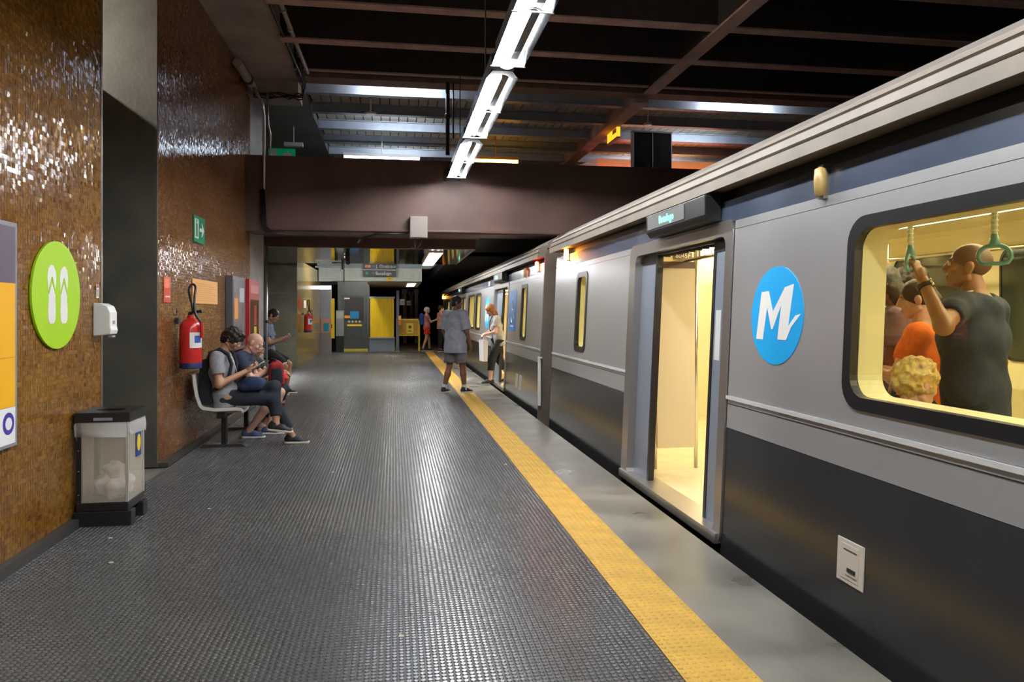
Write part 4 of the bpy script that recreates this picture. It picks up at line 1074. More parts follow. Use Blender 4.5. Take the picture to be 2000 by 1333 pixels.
# ------------------------------------------------------------------ seats
be = thing('bench', 'row of white plastic shell seats on a dark beam', 'bench', (-1.80, 8.45, 0))
M_shell = mat('off_white_shell', (.66, .64, .60), .35)
def seat_shell():
    prof = [(-.31, .80), (-.295, .70), (-.27, .58), (-.235, .475), (-.18, .425), (-.08, .41), (.05, .412), (.14, .416), (.20, .408)]
    n = len(prof); vs = []; fs = []; W = 9
    for side in (0, 1):
        for i, (x, z) in enumerate(prof):
            j0 = max(i - 1, 0); j1 = min(i + 1, n - 1)
            tx, tz = prof[j1][0] - prof[j0][0], prof[j1][1] - prof[j0][1]; l = math.hypot(tx, tz); nx, nz = -tz / l, tx / l
            wdt = .23 - .04 * max(0, (z - .6) / .2)
            for k in range(W):
                u = -1 + 2 * k / (W - 1)
                lift = .035 * abs(u) ** 4
                off = -.034 * side
                vs.append((x + (-nx if nx < 0 else nx) * 0 + nx * (off) + (lift if z > .47 else 0), u * wdt, z + nz * off + (lift if z <= .47 else 0)))
    def I(s, i, k): return s * n * W + i * W + k
    for s in (0, 1):
        for i in range(n - 1):
            for k in range(W - 1):
                q = (I(s, i, k), I(s, i + 1, k), I(s, i + 1, k + 1), I(s, i, k + 1)); fs.append(q if s == 0 else q[::-1])
    for i in range(n - 1):
        for k in (0, W - 1):
            fs.append((I(0, i, k), I(1, i, k), I(1, i + 1, k), I(0, i + 1, k)))
    for k in range(W - 1):
        for i in (0, n - 1):
            fs.append((I(0, i, k), I(0, i, k + 1), I(1, i, k + 1), I(1, i, k)))
    return MB().add(vs, fs)
for k in range(3):
    seat_shell().build('seat_shell', M_shell, be, smooth='auto', loc=(0, k * .60, 0))
MB().box(-.06, .02, -.2, 1.45, .33, .385).build('beam', M_black, be)
for y in (-.02, 1.2):
    MB().box(-.045, .005, y - .04, y + .04, .03, .34).build('leg', M_black, be)
    MB().prism([(-.26, 0), (.22, 0), (.17, .035), (-.22, .035)], 'y', y - .06, y + .06).build('foot', mat('seat_foot', (.035, .035, .035), .3), be)

# white floor crumbs
for k, (x, y) in enumerate(((-1.62, 4.6), (-1.35, 5.75), (-1.8, 5.1), (.03, 3.35), (-.55, 6.9), (1.05, 7.0))):
    o = MB().hexa([(-.012, -.006, 0), (.010, -.009, 0), (.013, .007, 0), (-.008, .008, 0), (-.009, -.004, .004), (.008, -.006, .006), (.009, .005, .004), (-.006, .006, .005)]).build('paper_scrap', mat('scrap_paper', (.5, .48, .42), .8))
    o.location = (x, y, .0043); tag(o, 'tiny pale paper scrap lying on the black studded rubber', 'litter', 'scraps on the rubber floor')

# unseen battens added to brighten the booth area and the alcove
for k, (x, y, L_, lab) in enumerate(((-1.5, 23.0, 1.2, 'added unseen batten behind the blue grey beam near the olive wall'), (-.1, 23.0, 1.2, 'added unseen batten behind the blue grey beam over the platform'), (-1.2, 27.2, .9, 'added unseen batten over the dark metal door'), (-3.6, 16.0, 1.2, 'added unseen batten hidden in the alcove'))):
    zc = 2.62 if k == 3 else (3.1 if k == 2 else 3.22)
    t = thing('fill_batten', lab, 'light', (x, y, zc))
    MB().box(-.05, .05, -L_ / 2, L_ / 2, .02, .06).build('housing', M_white, t)
    MB().tube([(0, -L_ / 2 + .03, 0), (0, L_ / 2 - .03, 0)], .018, 8).build('tube', mat('fill_tube', (1, 1, 1), .4, emit=(1, .97, .88), es=150), t, smooth=True)

# ------------------------------------------------------------------ people: implicit surfaces meshed with surface nets
def A3(p): return np.array(p, dtype=np.float64)
def nrm(v):
    v = A3(v); return v / (np.linalg.norm(v) + 1e-9)
def prim_box(p):
    if p[0] == 'c': a, b, r = A3(p[1]), A3(p[2]), max(p[3], p[4])
    elif p[0] == 'ce': a, b, r = A3(p[1]), A3(p[2]), max(p[4] + p[6])if False else max(p[4], p[5], p[6], p[7])
    else: a = b = A3(p[1]); r = max(p[2])
    return np.minimum(a, b) - r, np.maximum(a, b) + r
def prim_d(p, X, Y, Z):
    if p[0] == 'c':      # tapered capsule a b ra rb [flat]
        a, b, ra, rb = A3(p[1]), A3(p[2]), p[3], p[4]
        ba = b - a; L2 = max(ba @ ba, 1e-9)
        dx, dy, dz = X - a[0], Y - a[1], Z - a[2]
        t0 = (dx * ba[0] + dy * ba[1] + dz * ba[2]) / L2
        t = np.clip(t0, 0, 1)
        d = np.sqrt((dx - t * ba[0]) ** 2 + (dy - t * ba[1]) ** 2 + (dz - t * ba[2]) ** 2) - (ra + (rb - ra) * t)
        if len(p) > 5 and p[5]:
            d = np.maximum(d, (t0 - 1) * math.sqrt(L2))
        return d
    if p[0] == 'ce':     # elliptic capsule a b raxis wa da wb db
        a, b = A3(p[1]), A3(p[2]); L = max(np.linalg.norm(b - a), 1e-6); u = (b - a) / L
        r = A3(p[3]); f = nrm(np.cross(u, r)); r = np.cross(f, u)
        dx, dy, dz = X - a[0], Y - a[1], Z - a[2]
        s = dx * u[0] + dy * u[1] + dz * u[2]; t = np.clip(s / L, 0, 1); e = s - t * L
        w = p[4] + (p[6] - p[4]) * t; dd = p[5] + (p[7] - p[5]) * t
        q = np.sqrt(((dx * r[0] + dy * r[1] + dz * r[2]) / w) ** 2 + ((dx * f[0] + dy * f[1] + dz * f[2]) / dd) ** 2 + (e / dd) ** 2)
        return (q - 1) * np.minimum(w, dd)
    c, r = A3(p[1]), p[2]
    dx, dy, dz = X - c[0], Y - c[1], Z - c[2]
    if len(p) > 3 and p[3] is not None:
        m = p[3]; dx, dy, dz = (dx * m[0][0] + dy * m[1][0] + dz * m[2][0], dx * m[0][1] + dy * m[1][1] + dz * m[2][1], dx * m[0][2] + dy * m[1][2] + dz * m[2][2])
    k0 = np.sqrt((dx / r[0]) ** 2 + (dy / r[1]) ** 2 + (dz / r[2]) ** 2)
    k1 = np.sqrt((dx / r[0] ** 2) ** 2 + (dy / r[1] ** 2) ** 2 + (dz / r[2] ** 2) ** 2)
    return k0 * (k0 - 1) / (k1 + 1e-6)
def sdf_mesh(prims, res, k=.02, subs=(), cuts=(), noise=None):
    """prims: union (smooth k); subs: smoothly removed; cuts: half-spaces (point, outward normal) removed"""
    bs = [prim_box(p) for p in prims]
    lo = np.min([b[0] for b in bs], 0) - 3 * res; hi = np.max([b[1] for b in bs], 0) + 3 * res
    n = np.ceil((hi - lo) / res).astype(int) + 1
    ax = [lo[i] + res * np.arange(n[i]) for i in range(3)]
    D = np.full(n, .5)
    def block(b, m):
        i0 = np.clip(np.floor((b[0] - m - lo) / res).astype(int), 0, n); i1 = np.clip(np.ceil((b[1] + m - lo) / res).astype(int) + 1, 0, n)
        sl = tuple(slice(i0[i], i1[i]) for i in range(3))
        return sl, ax[0][sl[0]][:, None, None], ax[1][sl[1]][None, :, None], ax[2][sl[2]][None, None, :]
    for p, b in zip(prims, bs):
        sl, X, Y, Z = block(b, k + 2 * res)
        d = prim_d(p, X, Y, Z); o = D[sl]
        h = np.clip(.5 + .5 * (o - d) / k, 0, 1)
        D[sl] = np.where(o > .4, np.minimum(o, d), o + (d - o) * h - k * h * (1 - h))
    for p in subs:
        sl, X, Y, Z = block(prim_box(p), .02 + 2 * res)
        d = -prim_d(p, X, Y, Z); o = D[sl]; kk = .008
        h = np.clip(.5 - .5 * (o - d) / kk, 0, 1)
        D[sl] = o + (d - o) * h + kk * h * (1 - h)
    X, Y, Z = ax[0][:, None, None], ax[1][None, :, None], ax[2][None, None, :]
    if noise:
        amp, fr, ph = noise
        D = D + amp * (np.sin(fr * X + 1.7 * np.sin(fr * .6 * Z + ph)) * np.sin(fr * .8 * Y + 1.3 * ph) + .7 * np.sin(fr * .75 * Z + 1.4 * np.sin(fr * .7 * X + 2 * ph)))
    for pt, nn in cuts:
        nn = nrm(nn)
        D = np.maximum(D, (X - pt[0]) * nn[0] + (Y - pt[1]) * nn[1] + (Z - pt[2]) * nn[2])
    D[0], D[-1], D[:, 0], D[:, -1], D[:, :, 0], D[:, :, -1] = .5, .5, .5, .5, .5, .5
    return surface_nets(D, lo, res)
def surface_nets(D, lo, res):
    S = D < 0
    cnt = np.zeros(tuple(np.array(D.shape) - 1), np.int8)
    offs = [(i, j, k) for i in (0, 1) for j in (0, 1) for k in (0, 1)]
    nx, ny, nz = cnt.shape
    for i, j, k in offs: cnt += S[i:i + nx, j:j + ny, k:k + nz]
    act = (cnt > 0) & (cnt < 8)
    I = np.argwhere(act); idx = np.full(act.shape, -1, np.int64); idx[act] = np.arange(len(I))
    if len(I) == 0: return np.zeros((0, 3)), np.zeros((0, 4), int)
    V = np.zeros((len(I), 3)); C = np.zeros(len(I))
    for a in range(3):
        for u in (0, 1):
            for w in (0, 1):
                o0 = [0, 0, 0]; bb = [q for q in range(3) if q != a]; o0[bb[0]] = u; o0[bb[1]] = w
                o1 = list(o0); o1[a] = 1
                d0 = D[I[:, 0] + o0[0], I[:, 1] + o0[1], I[:, 2] + o0[2]]; d1 = D[I[:, 0] + o1[0], I[:, 1] + o1[1], I[:, 2] + o1[2]]
                m = (d0 < 0) != (d1 < 0)
                t = np.where(m, d0 / np.where(m, d0 - d1, 1), 0)
                q = np.tile(np.array(o0, float), (len(I), 1)); q[:, a] = t
                V[m] += q[m]; C[m] += 1
    V = lo + res * (I + V / C[:, None])
    F = []
    for a in range(3):
        b, c = [(1, 2), (2, 0), (0, 1)][a]
        s0 = [slice(None)] * 3; s1 = [slice(None)] * 3; s0[a] = slice(0, -1); s1[a] = slice(1, None)
        ed = S[tuple(s0)] != S[tuple(s1)]
        E = np.argwhere(ed)
        E = E[(E[:, b] > 0) & (E[:, c] > 0) & (E[:, b] < D.shape[b] - 1) & (E[:, c] < D.shape[c] - 1)]
        if len(E) == 0: continue
        def cell(db, dc):
            G = E.copy(); G[:, b] += db; G[:, c] += dc; return idx[G[:, 0], G[:, 1], G[:, 2]]
        q = np.stack([cell(-1, -1), cell(0, -1), cell(0, 0), cell(-1, 0)], 1)
        ins = S[E[:, 0], E[:, 1], E[:, 2]]
        q[~ins] = q[~ins][:, ::-1]
        F.append(q)
    return V, np.concatenate(F)
def merge(parts):
    vs = []; fs = []; k = 0
    for V, F in parts:
        vs.append(V); fs.append(F + k); k += len(V)
    return np.concatenate(vs), np.concatenate(fs)
def xf(VF, origin, x, y, z):
    V, F = VF; M = np.stack([nrm(x), nrm(y), nrm(z)], 0)
    return V @ M + A3(origin), F
def sm(name, VF, m, parent):
    me = np_mesh(name, *VF); return link(name, me, m, parent, True)
def frame(f, u):
    f = nrm(f); u = A3(u); u = nrm(u - f * (u @ f)); r = np.cross(f, u); return r, f, u

_cache = {}
def hand_mesh(side, curl, res):
    key = ('hand', side, round(curl, 2), res)
    if key in _cache: return _cache[key]
    s = side   # +1 right hand: thumb at -x
    P = [('c', (0, -.01, 0), (0, .03, 0), .026, .03), ('ce', (0, .02, 0), (0, .082, 0), (1, 0, 0), .036, .016, .040, .014)]
    V1 = []
    for q, (x, L) in enumerate(((-.030, .072), (-.010, .080), (.011, .074), (.030, .058))):
        p = A3((x * s, .082, 0)); ang = 0; segs = [L * .45, L * .32, L * .26]; rr = [.0095, .0088, .0082, .0074]
        for k in range(3):
            ang -= curl * (.75 if k == 0 else .9) + .08
            d = A3((x * s * .6 * (1 if k == 0 else .2), math.cos(ang), math.sin(ang)))
            e = p + nrm(d) * segs[k]; P.append(('c', p, e, rr[k], rr[k + 1])); p = e
    p = A3((-.030 * s, .022, -.006)); e = A3((-.056 * s, .052, -.018)); g = A3((-.056 * s + .012 * s * curl, .082, -.030 - .01 * curl))
    P += [('c', p, e, .014, .0115), ('c', e, g, .011, .0085)]
    _cache[key] = sdf_mesh(P, res, .006)
    return _cache[key]
def head_mesh(res, jaw=1.0, ears=True):
    key = ('head', res, jaw)
    if key in _cache: return _cache[key]
    P = [('e', (0, -.012, .030), (.074, .093, .086)), ('e', (0, .022, -.028), (.060 * jaw, .068, .088)), ('e', (0, .052, -.085), (.032 * jaw, .036, .026)),
         ('c', (0, .088, .018), (0, .106, -.020), .009, .0125), ('c', (-.011, .094, -.026), (.011, .094, -.026), .009, .009),
         ('c', (-.036, .078, .028), (.036, .078, .028), .011, .011), ('e', (-.04, .06, -.02), (.022, .022, .022)), ('e', (.04, .06, -.02), (.022, .022, .022)),
         ('c', (-.018, .083, -.058), (.018, .083, -.058), .0085, .0085), ('c', (-.015, .082, -.068), (.015, .082, -.068), .0085, .0085),
         ('c', (-.05, -.01, -.06), (-.02, .05, -.09), .02, .018), ('c', (.05, -.01, -.06), (.02, .05, -.09), .02, .018)]
    if ears:
        for s in (-1, 1):
            P += [('e', (s * .076, -.012, -.008), (.010, .020, .032)), ('c', (s * .078, -.018, .012), (s * .080, -.022, -.01), .006, .006)]
    subs = [('e', (-.031, .098, .008), (.016, .016, .010)), ('e', (.031, .098, .008), (.016, .016, .010))]
    _cache[key] = sdf_mesh(P, res, .012, subs)
    return _cache[key]
def hair_mesh(style, res):
    key = ('hair', style, res)
    if key in _cache: return _cache[key]
    nz = None; subs = []; k = .015
    cr = lambda t: ('e', (0, -.014, .034), (.074 + t, .093 + t, .086 + t))
    face = [('e', (0, .11, -.055), (.072, .085, .115))]
    if style == 'short':
        P = [cr(.010), ('e', (0, -.05, -.01), (.074, .062, .075))]; nz = (.0016, 160, .4)
        subs = face + [('e', (s * .085, .03, -.06), (.035, .06, .055)) for s in (-1, 1)] + [('c', (-.1, -.02, -.10), (.1, -.02, -.10), .045, .045)]
    elif style == 'buzz':
        P = [cr(.0035)]; subs = face + [('e', (s * .085, .03, -.05), (.03, .055, .05)) for s in (-1, 1)]
    elif style == 'full':
        P = [cr(.020), ('e', (0, .03, .085), (.066, .066, .045)), ('e', (0, -.06, -.01), (.076, .062, .085))]; nz = (.0055, 130, 1.1)
        subs = [('e', (0, .12, -.065), (.07, .08, .115))] + [('e', (s * .09, .03, -.06), (.035, .055, .055)) for s in (-1, 1)]
    elif style == 'curly':
        P = [cr(.020), ('e', (0, -.055, .012), (.080, .066, .075)), ('e', (0, .02, .09), (.06, .06, .04))]; nz = (.007, 120, .7); subs = [('e', (0, .125, -.055), (.07, .085, .11))] + [('e', (s * .095, .02, -.05), (.03, .04, .05)) for s in (-1, 1)]
    elif style == 'tied':
        P = [cr(.008), ('c', (0, -.10, -.0), (0, -.125, -.06), .035, .03), ('c', (0, -.12, -.05), (0, -.10, -.22), .028, .012)]; nz = (.0012, 120, .9)
        subs = [('e', (0, .115, -.055), (.073, .085, .118))] + [('e', (s * .085, .03, -.06), (.03, .05, .055)) for s in (-1, 1)]
    elif style == 'bob':
        P = [cr(.016), ('ce', (0, -.03, .03), (0, -.035, -.12), (1, 0, 0), .088, .075, .092, .068)]; nz = (.0025, 100, .3); subs = [('e', (0, .12, -.06), (.068, .09, .12)), ('c', (0, .06, -.16), (0, .03, -.05), .06, .045)]
    _cache[key] = sdf_mesh(P, res, k, subs, noise=nz)
    return _cache[key]
def shoe_mesh(kind, res):
    key = ('shoe', kind, res)
    if key in _cache: return _cache[key]
    P = [('ce', (0, -.035, .045), (0, .07, .04), (1, 0, 0), .038, .05, .042, .044), ('ce', (0, .06, .032), (0, .150, .022), (1, 0, 0), .044, .036, .038, .028)]
    if kind != 'slip': P.append(('c', (0, -.025, .05), (0, -.015, .100), .040, .041, True))
    up = sdf_mesh(P, res, .02, [('c', (0, -.012, .085), (0, -.012, .16), .030, .030)], [((0, 0, .012), (0, 0, -1))])
    so = sdf_mesh([('c', (0, -.045, .012), (0, .05, .012), .043, .044), ('c', (0, .05, .012), (0, .148, .012), .047, .043)], res * .8, .02, (), [((0, 0, .0), (0, 0, -1)), ((0, 0, .024), (0, 0, 1))])
    _cache[key] = (up, so)
    return _cache[key]

def stand(h=1.75, hw=.19, hip=.09):
    s = h / 1.75
    J = dict(pel=(0, 0, .96), chest=(0, .01, 1.26), neck=(0, -.015, 1.47), head=(0, .02, 1.632), face=(0, 1, 0), hup=(0, 0, 1))
    for n_, x in (('L', -1), ('R', 1)):
        J['sh' + n_] = (x * hw, -.015, 1.41); J['el' + n_] = (x * (hw + .05), -.02, 1.13); J['wr' + n_] = (x * (hw + .06), .06, .88)
        J['hd' + n_] = (x * .02, .25, -1); J['pn' + n_] = (-x, 0, 0); J['cu' + n_] = .35
        J['hip' + n_] = (x * hip, 0, .92); J['kn' + n_] = (x * (hip + .005), .01, .50); J['an' + n_] = (x * (hip + .01), -.02, .085)
        J['ft' + n_] = (x * .12, 1, 0)
    for k_ in list(J):
        if k_[:2] in ('fa', 'hu', 'hd', 'pn', 'cu', 'ft'): continue
        J[k_] = tuple(c * s for c in J[k_])
    J['s'] = s
    return J
def person(label, loc, rz, J, skin, hair=None, top=None, bottom=None, shoes=None, near=True, fat=1.0, jaw=1.0, beard=None, group=None):
    t = thing('person', label, 'person', loc, rz, group)
    J = {k: (A3(v) if isinstance(v, (tuple, list)) else v) for k, v in J.items()}
    s = J['s']; res = .010 if near else .016; rh = .0055 if near else .010
    def torso(g, low):
        rp = nrm(J['hipR'] - J['hipL']); rs = nrm(J['shR'] - J['shL']); up = nrm(J['chest'] - J['pel'])
        wst = J['pel'] * .5 + J['chest'] * .5; upc = J['chest'] * .35 + J['neck'] * .65
        a = s * fat
        T_ = [('ce', J['pel'] - up * low, J['pel'] + up * .04, rp, .165 * a + g, .118 * a + g, .158 * a + g, .112 * a + g),
              ('ce', J['pel'] + up * .04, wst, rp, .156 * a + g, .112 * a + g, .140 * a + g, .105 * a + g),
              ('ce', wst, J['chest'], nrm(rp + rs), .140 * a + g, .105 * a + g, .162 * a + g, .118 * a + g),
              ('ce', J['chest'], upc, rs, .162 * a + g, .118 * a + g, .135 * a + g, .088 * a + g),
              ('c', J['shL'] * .82 + upc * .18, J['shR'] * .82 + upc * .18, .056 * a + g, .056 * a + g)]
        return T_
    up = nrm(J['neck'] - J['chest'])
    r, f, u = frame(J['face'], J['hup'])
    B = torso(0, .05) + [('c', J['neck'] - up * .03, J['head'] - u * .045 - f * .015, .058 * s * fat ** .5, .052 * s)]
    for n_ in 'LR':
        B += [('c', J['sh' + n_], J['el' + n_], .052 * s * fat ** .5, .040 * s), ('c', J['el' + n_], J['wr' + n_], .041 * s, .027 * s),
              ('c', J['hip' + n_], J['kn' + n_], .086 * s * fat, .055 * s),
              ('c', J['kn' + n_], J['kn' + n_] * .62 + J['an' + n_] * .38, .054 * s, .056 * s), ('c', J['kn' + n_] * .62 + J['an' + n_] * .38, J['an' + n_], .056 * s, .036 * s)]
        ff = nrm(J['ft' + n_]); B.append(('c', J['an' + n_] - A3((0, 0, .03)), J['an' + n_] + ff * .10 - A3((0, 0, .045)), .030, .022))
    parts = [sdf_mesh(B, res, .028)]
    hs = s ** .5
    hm = head_mesh(rh, jaw); parts.append(xf((hm[0] * hs, hm[1]), J['head'], r, f, u))
    for n_, sd in (('L', -1), ('R', 1)):
        d = nrm(J['hd' + n_]); pn = J['pn' + n_]; z = -(pn - d * (pn @ d)); z = nrm(z); x = np.cross(d, z)
        hm = hand_mesh(sd, float(J['cu' + n_]), .0045 if near else .008)
        parts.append(xf((hm[0] * s ** .5 * .98, hm[1]), J['wr' + n_], x, d, z))
    sm('body', merge(parts), skin, t)
    if near:
        for sx in (-1, 1):
            c = J['head'] + (r * sx * .031 + f * .0835 + u * .008) * hs
            bm = bmesh.new(); bmesh.ops.create_uvsphere(bm, u_segments=12, v_segments=8, radius=.0105 * hs)
            me = bpy.data.meshes.new('eye'); bm.to_mesh(me); bm.free()
            me.materials.append(mat('eye_white', (.55, .5, .45), .3)); me.materials.append(mat('eye_iris', (.03, .018, .01), .2))
            for pl_ in me.polygons:
                if A3(pl_.center) @ f > .006 * hs: pl_.material_index = 1
            o = link('eye', me, None, t, True); o.location = c
        if hair:
            for sx in (-1, 1):
                V, F = (sdf_mesh([('c', (sx * .016, .089, .026), (sx * .032, .089, .032), .004, .0045), ('c', (sx * .032, .089, .032), (sx * .048, .076, .026), .0045, .003)], .0035, .004))
                sm('eyebrow', xf((V * hs, F), J['head'], r, f, u), mat('brow_dark', (.02, .013, .009), .7), t)
        V, F = sdf_mesh([('c', (-.020, .0905, -.0625), (.020, .0905, -.0625), .0045, .0045), ('c', (-.012, .0935, -.0595), (.012, .0935, -.0595), .004, .004)], .003, .005)
        sm('lips', xf((V * hs, F), J['head'], r, f, u), mat('lip_tone', (.26, .10, .07), .5), t)
    if hair:
        V, F = hair_mesh(hair[0], rh * 1.1); sm('hair', xf((V * hs, F), J['head'], r, f, u), hair[1], t)
    if beard:
        V, F = sdf_mesh([('e', (0, .022, -.030), (.0625 * jaw, .0705, .0905)), ('e', (0, .052, -.085), (.0345 * jaw, .0385, .0285))], rh, .012,
                        [('e', (0, .06, .02), (.08, .09, .075)), ('e', (0, .10, -.062), (.025, .03, .012))], [((0, -.01, 0), (0, -1, 0)), ((0, 0, -.015), (0, 0, 1))])
        sm('beard', xf((V * hs, F), J['head'], r, f, u), beard, t)
    if top:
        g = top.get('loose', .018); hem = top.get('hem', .12)
        P = torso(g, hem)
        if top.get('flare'):
            up0 = nrm(J['chest'] - J['pel']); rp = nrm(J['hipR'] - J['hipL']); a = s * fat
            P.append(('ce', J['pel'] - up0 * hem, J['chest'], rp, .165 * a + g + top['flare'], .125 * a + g + top['flare'], .155 * a + g, .115 * a + g))
        for n_ in 'LR':
            fr = top.get('sleeve', .62); a_, b_ = J['sh' + n_], J['el' + n_]
            if fr > 0:
                e = a_ + (b_ - a_) * min(fr, 1)
                P.append(('c', a_, e, .056 * s + g, .048 * s + g * (1.25 if fr < 1 else 1), fr < 1))
                if fr > 1: P.append(('c', b_, b_ + (J['wr' + n_] - b_) * (fr - 1), .046 * s + g * .7, .036 * s + g * .6, True))
        up0 = nrm(J['chest'] - J['pel'])
        cuts = [(J['pel'] - up0 * (hem + .02), -up0)]
        subs = [('c', J['neck'] + up * .022, J['head'], .066 * s, .075 * s)]
        sm('shirt', sdf_mesh(P, res * .9, .03, subs, cuts, noise=(top.get('wr', .0035), 38, 1.0 + loc[0])), top['mat'], t)
    if bottom:
        g = bottom.get('loose', .014); fr = bottom['len']
        up0 = nrm(J['chest'] - J['pel']); rp = nrm(J['hipR'] - J['hipL']); a = s * fat
        P = [('ce', J['pel'] - up0 * .04, J['pel'] + up0 * .06, rp, .166 * a + g * .45, .118 * a + g * .45, .156 * a + g * .3, .111 * a + g * .3)]
        for n_ in 'LR':
            h, k_, an = J['hip' + n_], J['kn' + n_], J['an' + n_]
            e = h + (k_ - h) * min(fr, 1)
            P.append(('c', h, e, .084 * s * fat + g * .35, (.090 + (.060 - .090) * min(fr, 1)) * s + g * (1.5 if fr < 1 else 1), fr < 1))
            if fr > 1:
                P.append(('c', k_, k_ + (an - k_) * (fr - 1), .060 * s + g, .044 * s + g, True))
        sm('trousers' if fr > 1 else 'shorts', sdf_mesh(P, res * .9, .022, (), [(J['pel'] + up0 * .10, up0)], noise=(bottom.get('wr', .003), 34, .4 + loc[1])), bottom['mat'], t)
    if shoes:
        for n_ in 'LR':
            sp_ = shoes.get(n_, shoes)
            up_, so_ = shoe_mesh(sp_.get('kind', 'sneaker'), .006 if near else .009)
            rr_, ff_, uu_ = frame(J['ft' + n_], (0, 0, 1))
            o0 = J['an' + n_] - uu_ * .085
            so_o = sm('shoe', xf((up_[0] * s ** .5, up_[1]), o0, rr_, ff_, uu_), sp_['mat'], t)
            sm('sole', xf((so_[0] * s ** .5, so_[1]), o0, rr_, ff_, uu_), sp_.get('sole', mat('white_sole', (.65, .63, .58), .6)), so_o)
            if sp_.get('sock'):
                kk = nrm(J['kn' + n_] - J['an' + n_])
                sm('sock', sdf_mesh([('c', J['an' + n_] - kk * .03, J['an' + n_] + kk * .065, .042 * s, .045 * s, True)], .006, .01), sp_['sock'], t)
    return t

# ------------------------------------------------------------------ cast
def fab(name, c, rough=.85, var=.15, vs=40): return mat(name, c, rough, var=var, vscale=vs, bump=.15, bscale=220)
SK_TAN = mat('skin_tan', (.42, .215, .125), .5, var=.08, vscale=9)
SK_BROWN = mat('skin_brown', (.21, .095, .050), .45, var=.08, vscale=9)
SK_PINK = mat('skin_pink', (.55, .30, .22), .5, var=.08, vscale=9)
SK_OLIVE = mat('skin_olive', (.36, .18, .105), .5, var=.08, vscale=9)
H_BLACK = mat('hair_black', (.010, .008, .007), .5, var=.4, vscale=70, bump=.5, bscale=140)
H_BROWN = mat('hair_brown', (.035, .018, .010), .5, var=.4, vscale=70, bump=.5, bscale=140)
H_BLOND = mat('hair_blond', (.50, .33, .10), .5, var=.35, vscale=45, bump=.5, bscale=120)
H_GREY = mat('hair_grey', (.45, .43, .41), .6, var=.3, vscale=45, bump=.5, bscale=120)
H_ORANGE = mat('hair_copper', (.38, .13, .025), .5, var=.45, vscale=40, bump=.5, bscale=120)
C_GREY = fab('heather_grey_cotton', (.24, .24, .255)); C_BLUEG = fab('blue_grey_cotton', (.31, .33, .39)); C_NAVY = fab('navy_cotton', (.020, .028, .055))
C_BLACK = fab('black_cloth', (.010, .011, .014)); C_JEAN = fab('dark_denim', (.012, .017, .027)); C_MAUVE = fab('mauve_cloth', (.16, .09, .12))
C_ORANGE = fab('orange_cotton', (.85, .17, .015)); C_RED = fab('red_cloth', (.60, .02, .015)); C_PINK = fab('pink_cloth', (.45, .16, .14)); C_WHITE = fab('white_cloth', (.6, .58, .56))
C_SHORTG = fab('grey_shorts', (.16, .15, .155)); C_SLATE = fab('slate_cotton', (.11, .13, .20)); C_DGREEN = fab('dark_bag_cloth', (.018, .02, .018))
S_BLACK = mat('shoe_black', (.012, .012, .014), .6); S_BLUE = fab('shoe_blue', (.05, .07, .16)); S_PINK = fab('shoe_pink', (.62, .47, .45)); S_WHITE = mat('sock_white', (.6, .6, .6), .8)
SOLE_D = mat('sole_dark', (.03, .03, .03), .6)

# --- seated man with crossed legs
J = stand(1.75)
J.update(pel=(0, .0, .545), chest=(0, -.045, .82), neck=(0, -.035, 1.035), head=(0, .075, 1.165), face=(.05, .80, -.60), hup=(0, .6, .8),
         shL=(-.195, -.04, .975), shR=(.195, -.05, .970), elL=(-.25, .03, .70), elR=(.25, -.01, .695), wrL=(-.055, .24, .83), wrR=(.085, .235, .82),
         hdL=(.45, .8, .25), hdR=(-.45, .8, .22), pnL=(.5, -.3, .8), pnR=(-.5, -.3, .8), cuL=.55, cuR=.55,
         hipL=(-.09, .03, .535), hipR=(.09, .03, .535), knL=(.03, .52, .635), knR=(.09, .50, .515), anL=(.135, .555, .255), anR=(-.03, .70, .09), ftL=(.05, 1, -.12), ftR=(0, 1, 0), s=1.0)
JM1 = J
person('seated man in grey t-shirt and dark jeans with crossed legs', (-1.82, 8.47, 0), R(-90), J, SK_TAN, ('full', H_BLACK),
       dict(mat=C_GREY, sleeve=.62, hem=.10, loose=.016), dict(mat=C_JEAN, len=1.80, loose=.012), dict(mat=S_BLACK, sole=mat('cream_sole', (.6, .55, .42), .6)),
       beard=mat('stubble', (.20, .11, .07), .7))
# --- seated bald man
J = stand(1.72)
J.update(pel=(0, .02, .545), chest=(0, .05, .80), neck=(0, .10, .985), head=(0, .20, 1.095), face=(.1, .85, -.52), hup=(0, .5, .85),
         shL=(-.19, .085, .935), shR=(.19, .075, .935), elL=(-.24, .17, .68), elR=(.22, .20, .69), wrL=(-.06, .40, .76), wrR=(.06, .385, .80),
         hdL=(.4, .8, .2), hdR=(-.35, .85, .15), pnL=(.5, -.3, .8), pnR=(-.5, -.2, .8), cuL=.6, cuR=.55,
         hipL=(-.09, .04, .535), hipR=(.09, .04, .535), knL=(-.13, .47, .50), knR=(.13, .46, .50), anL=(-.12, .34, .09), anR=(.13, .16, .09), ftL=(0, 1, 0), ftR=(.1, 1, 0), s=.98)
person('seated bald man in navy t-shirt holding a white phone', (-1.82, 9.07, 0), R(-90), J, SK_PINK, None,
       dict(mat=C_NAVY, sleeve=.65, hem=.09, loose=.018), dict(mat=C_BLACK, len=.92, loose=.02), dict(mat=S_BLUE, kind='slip'))
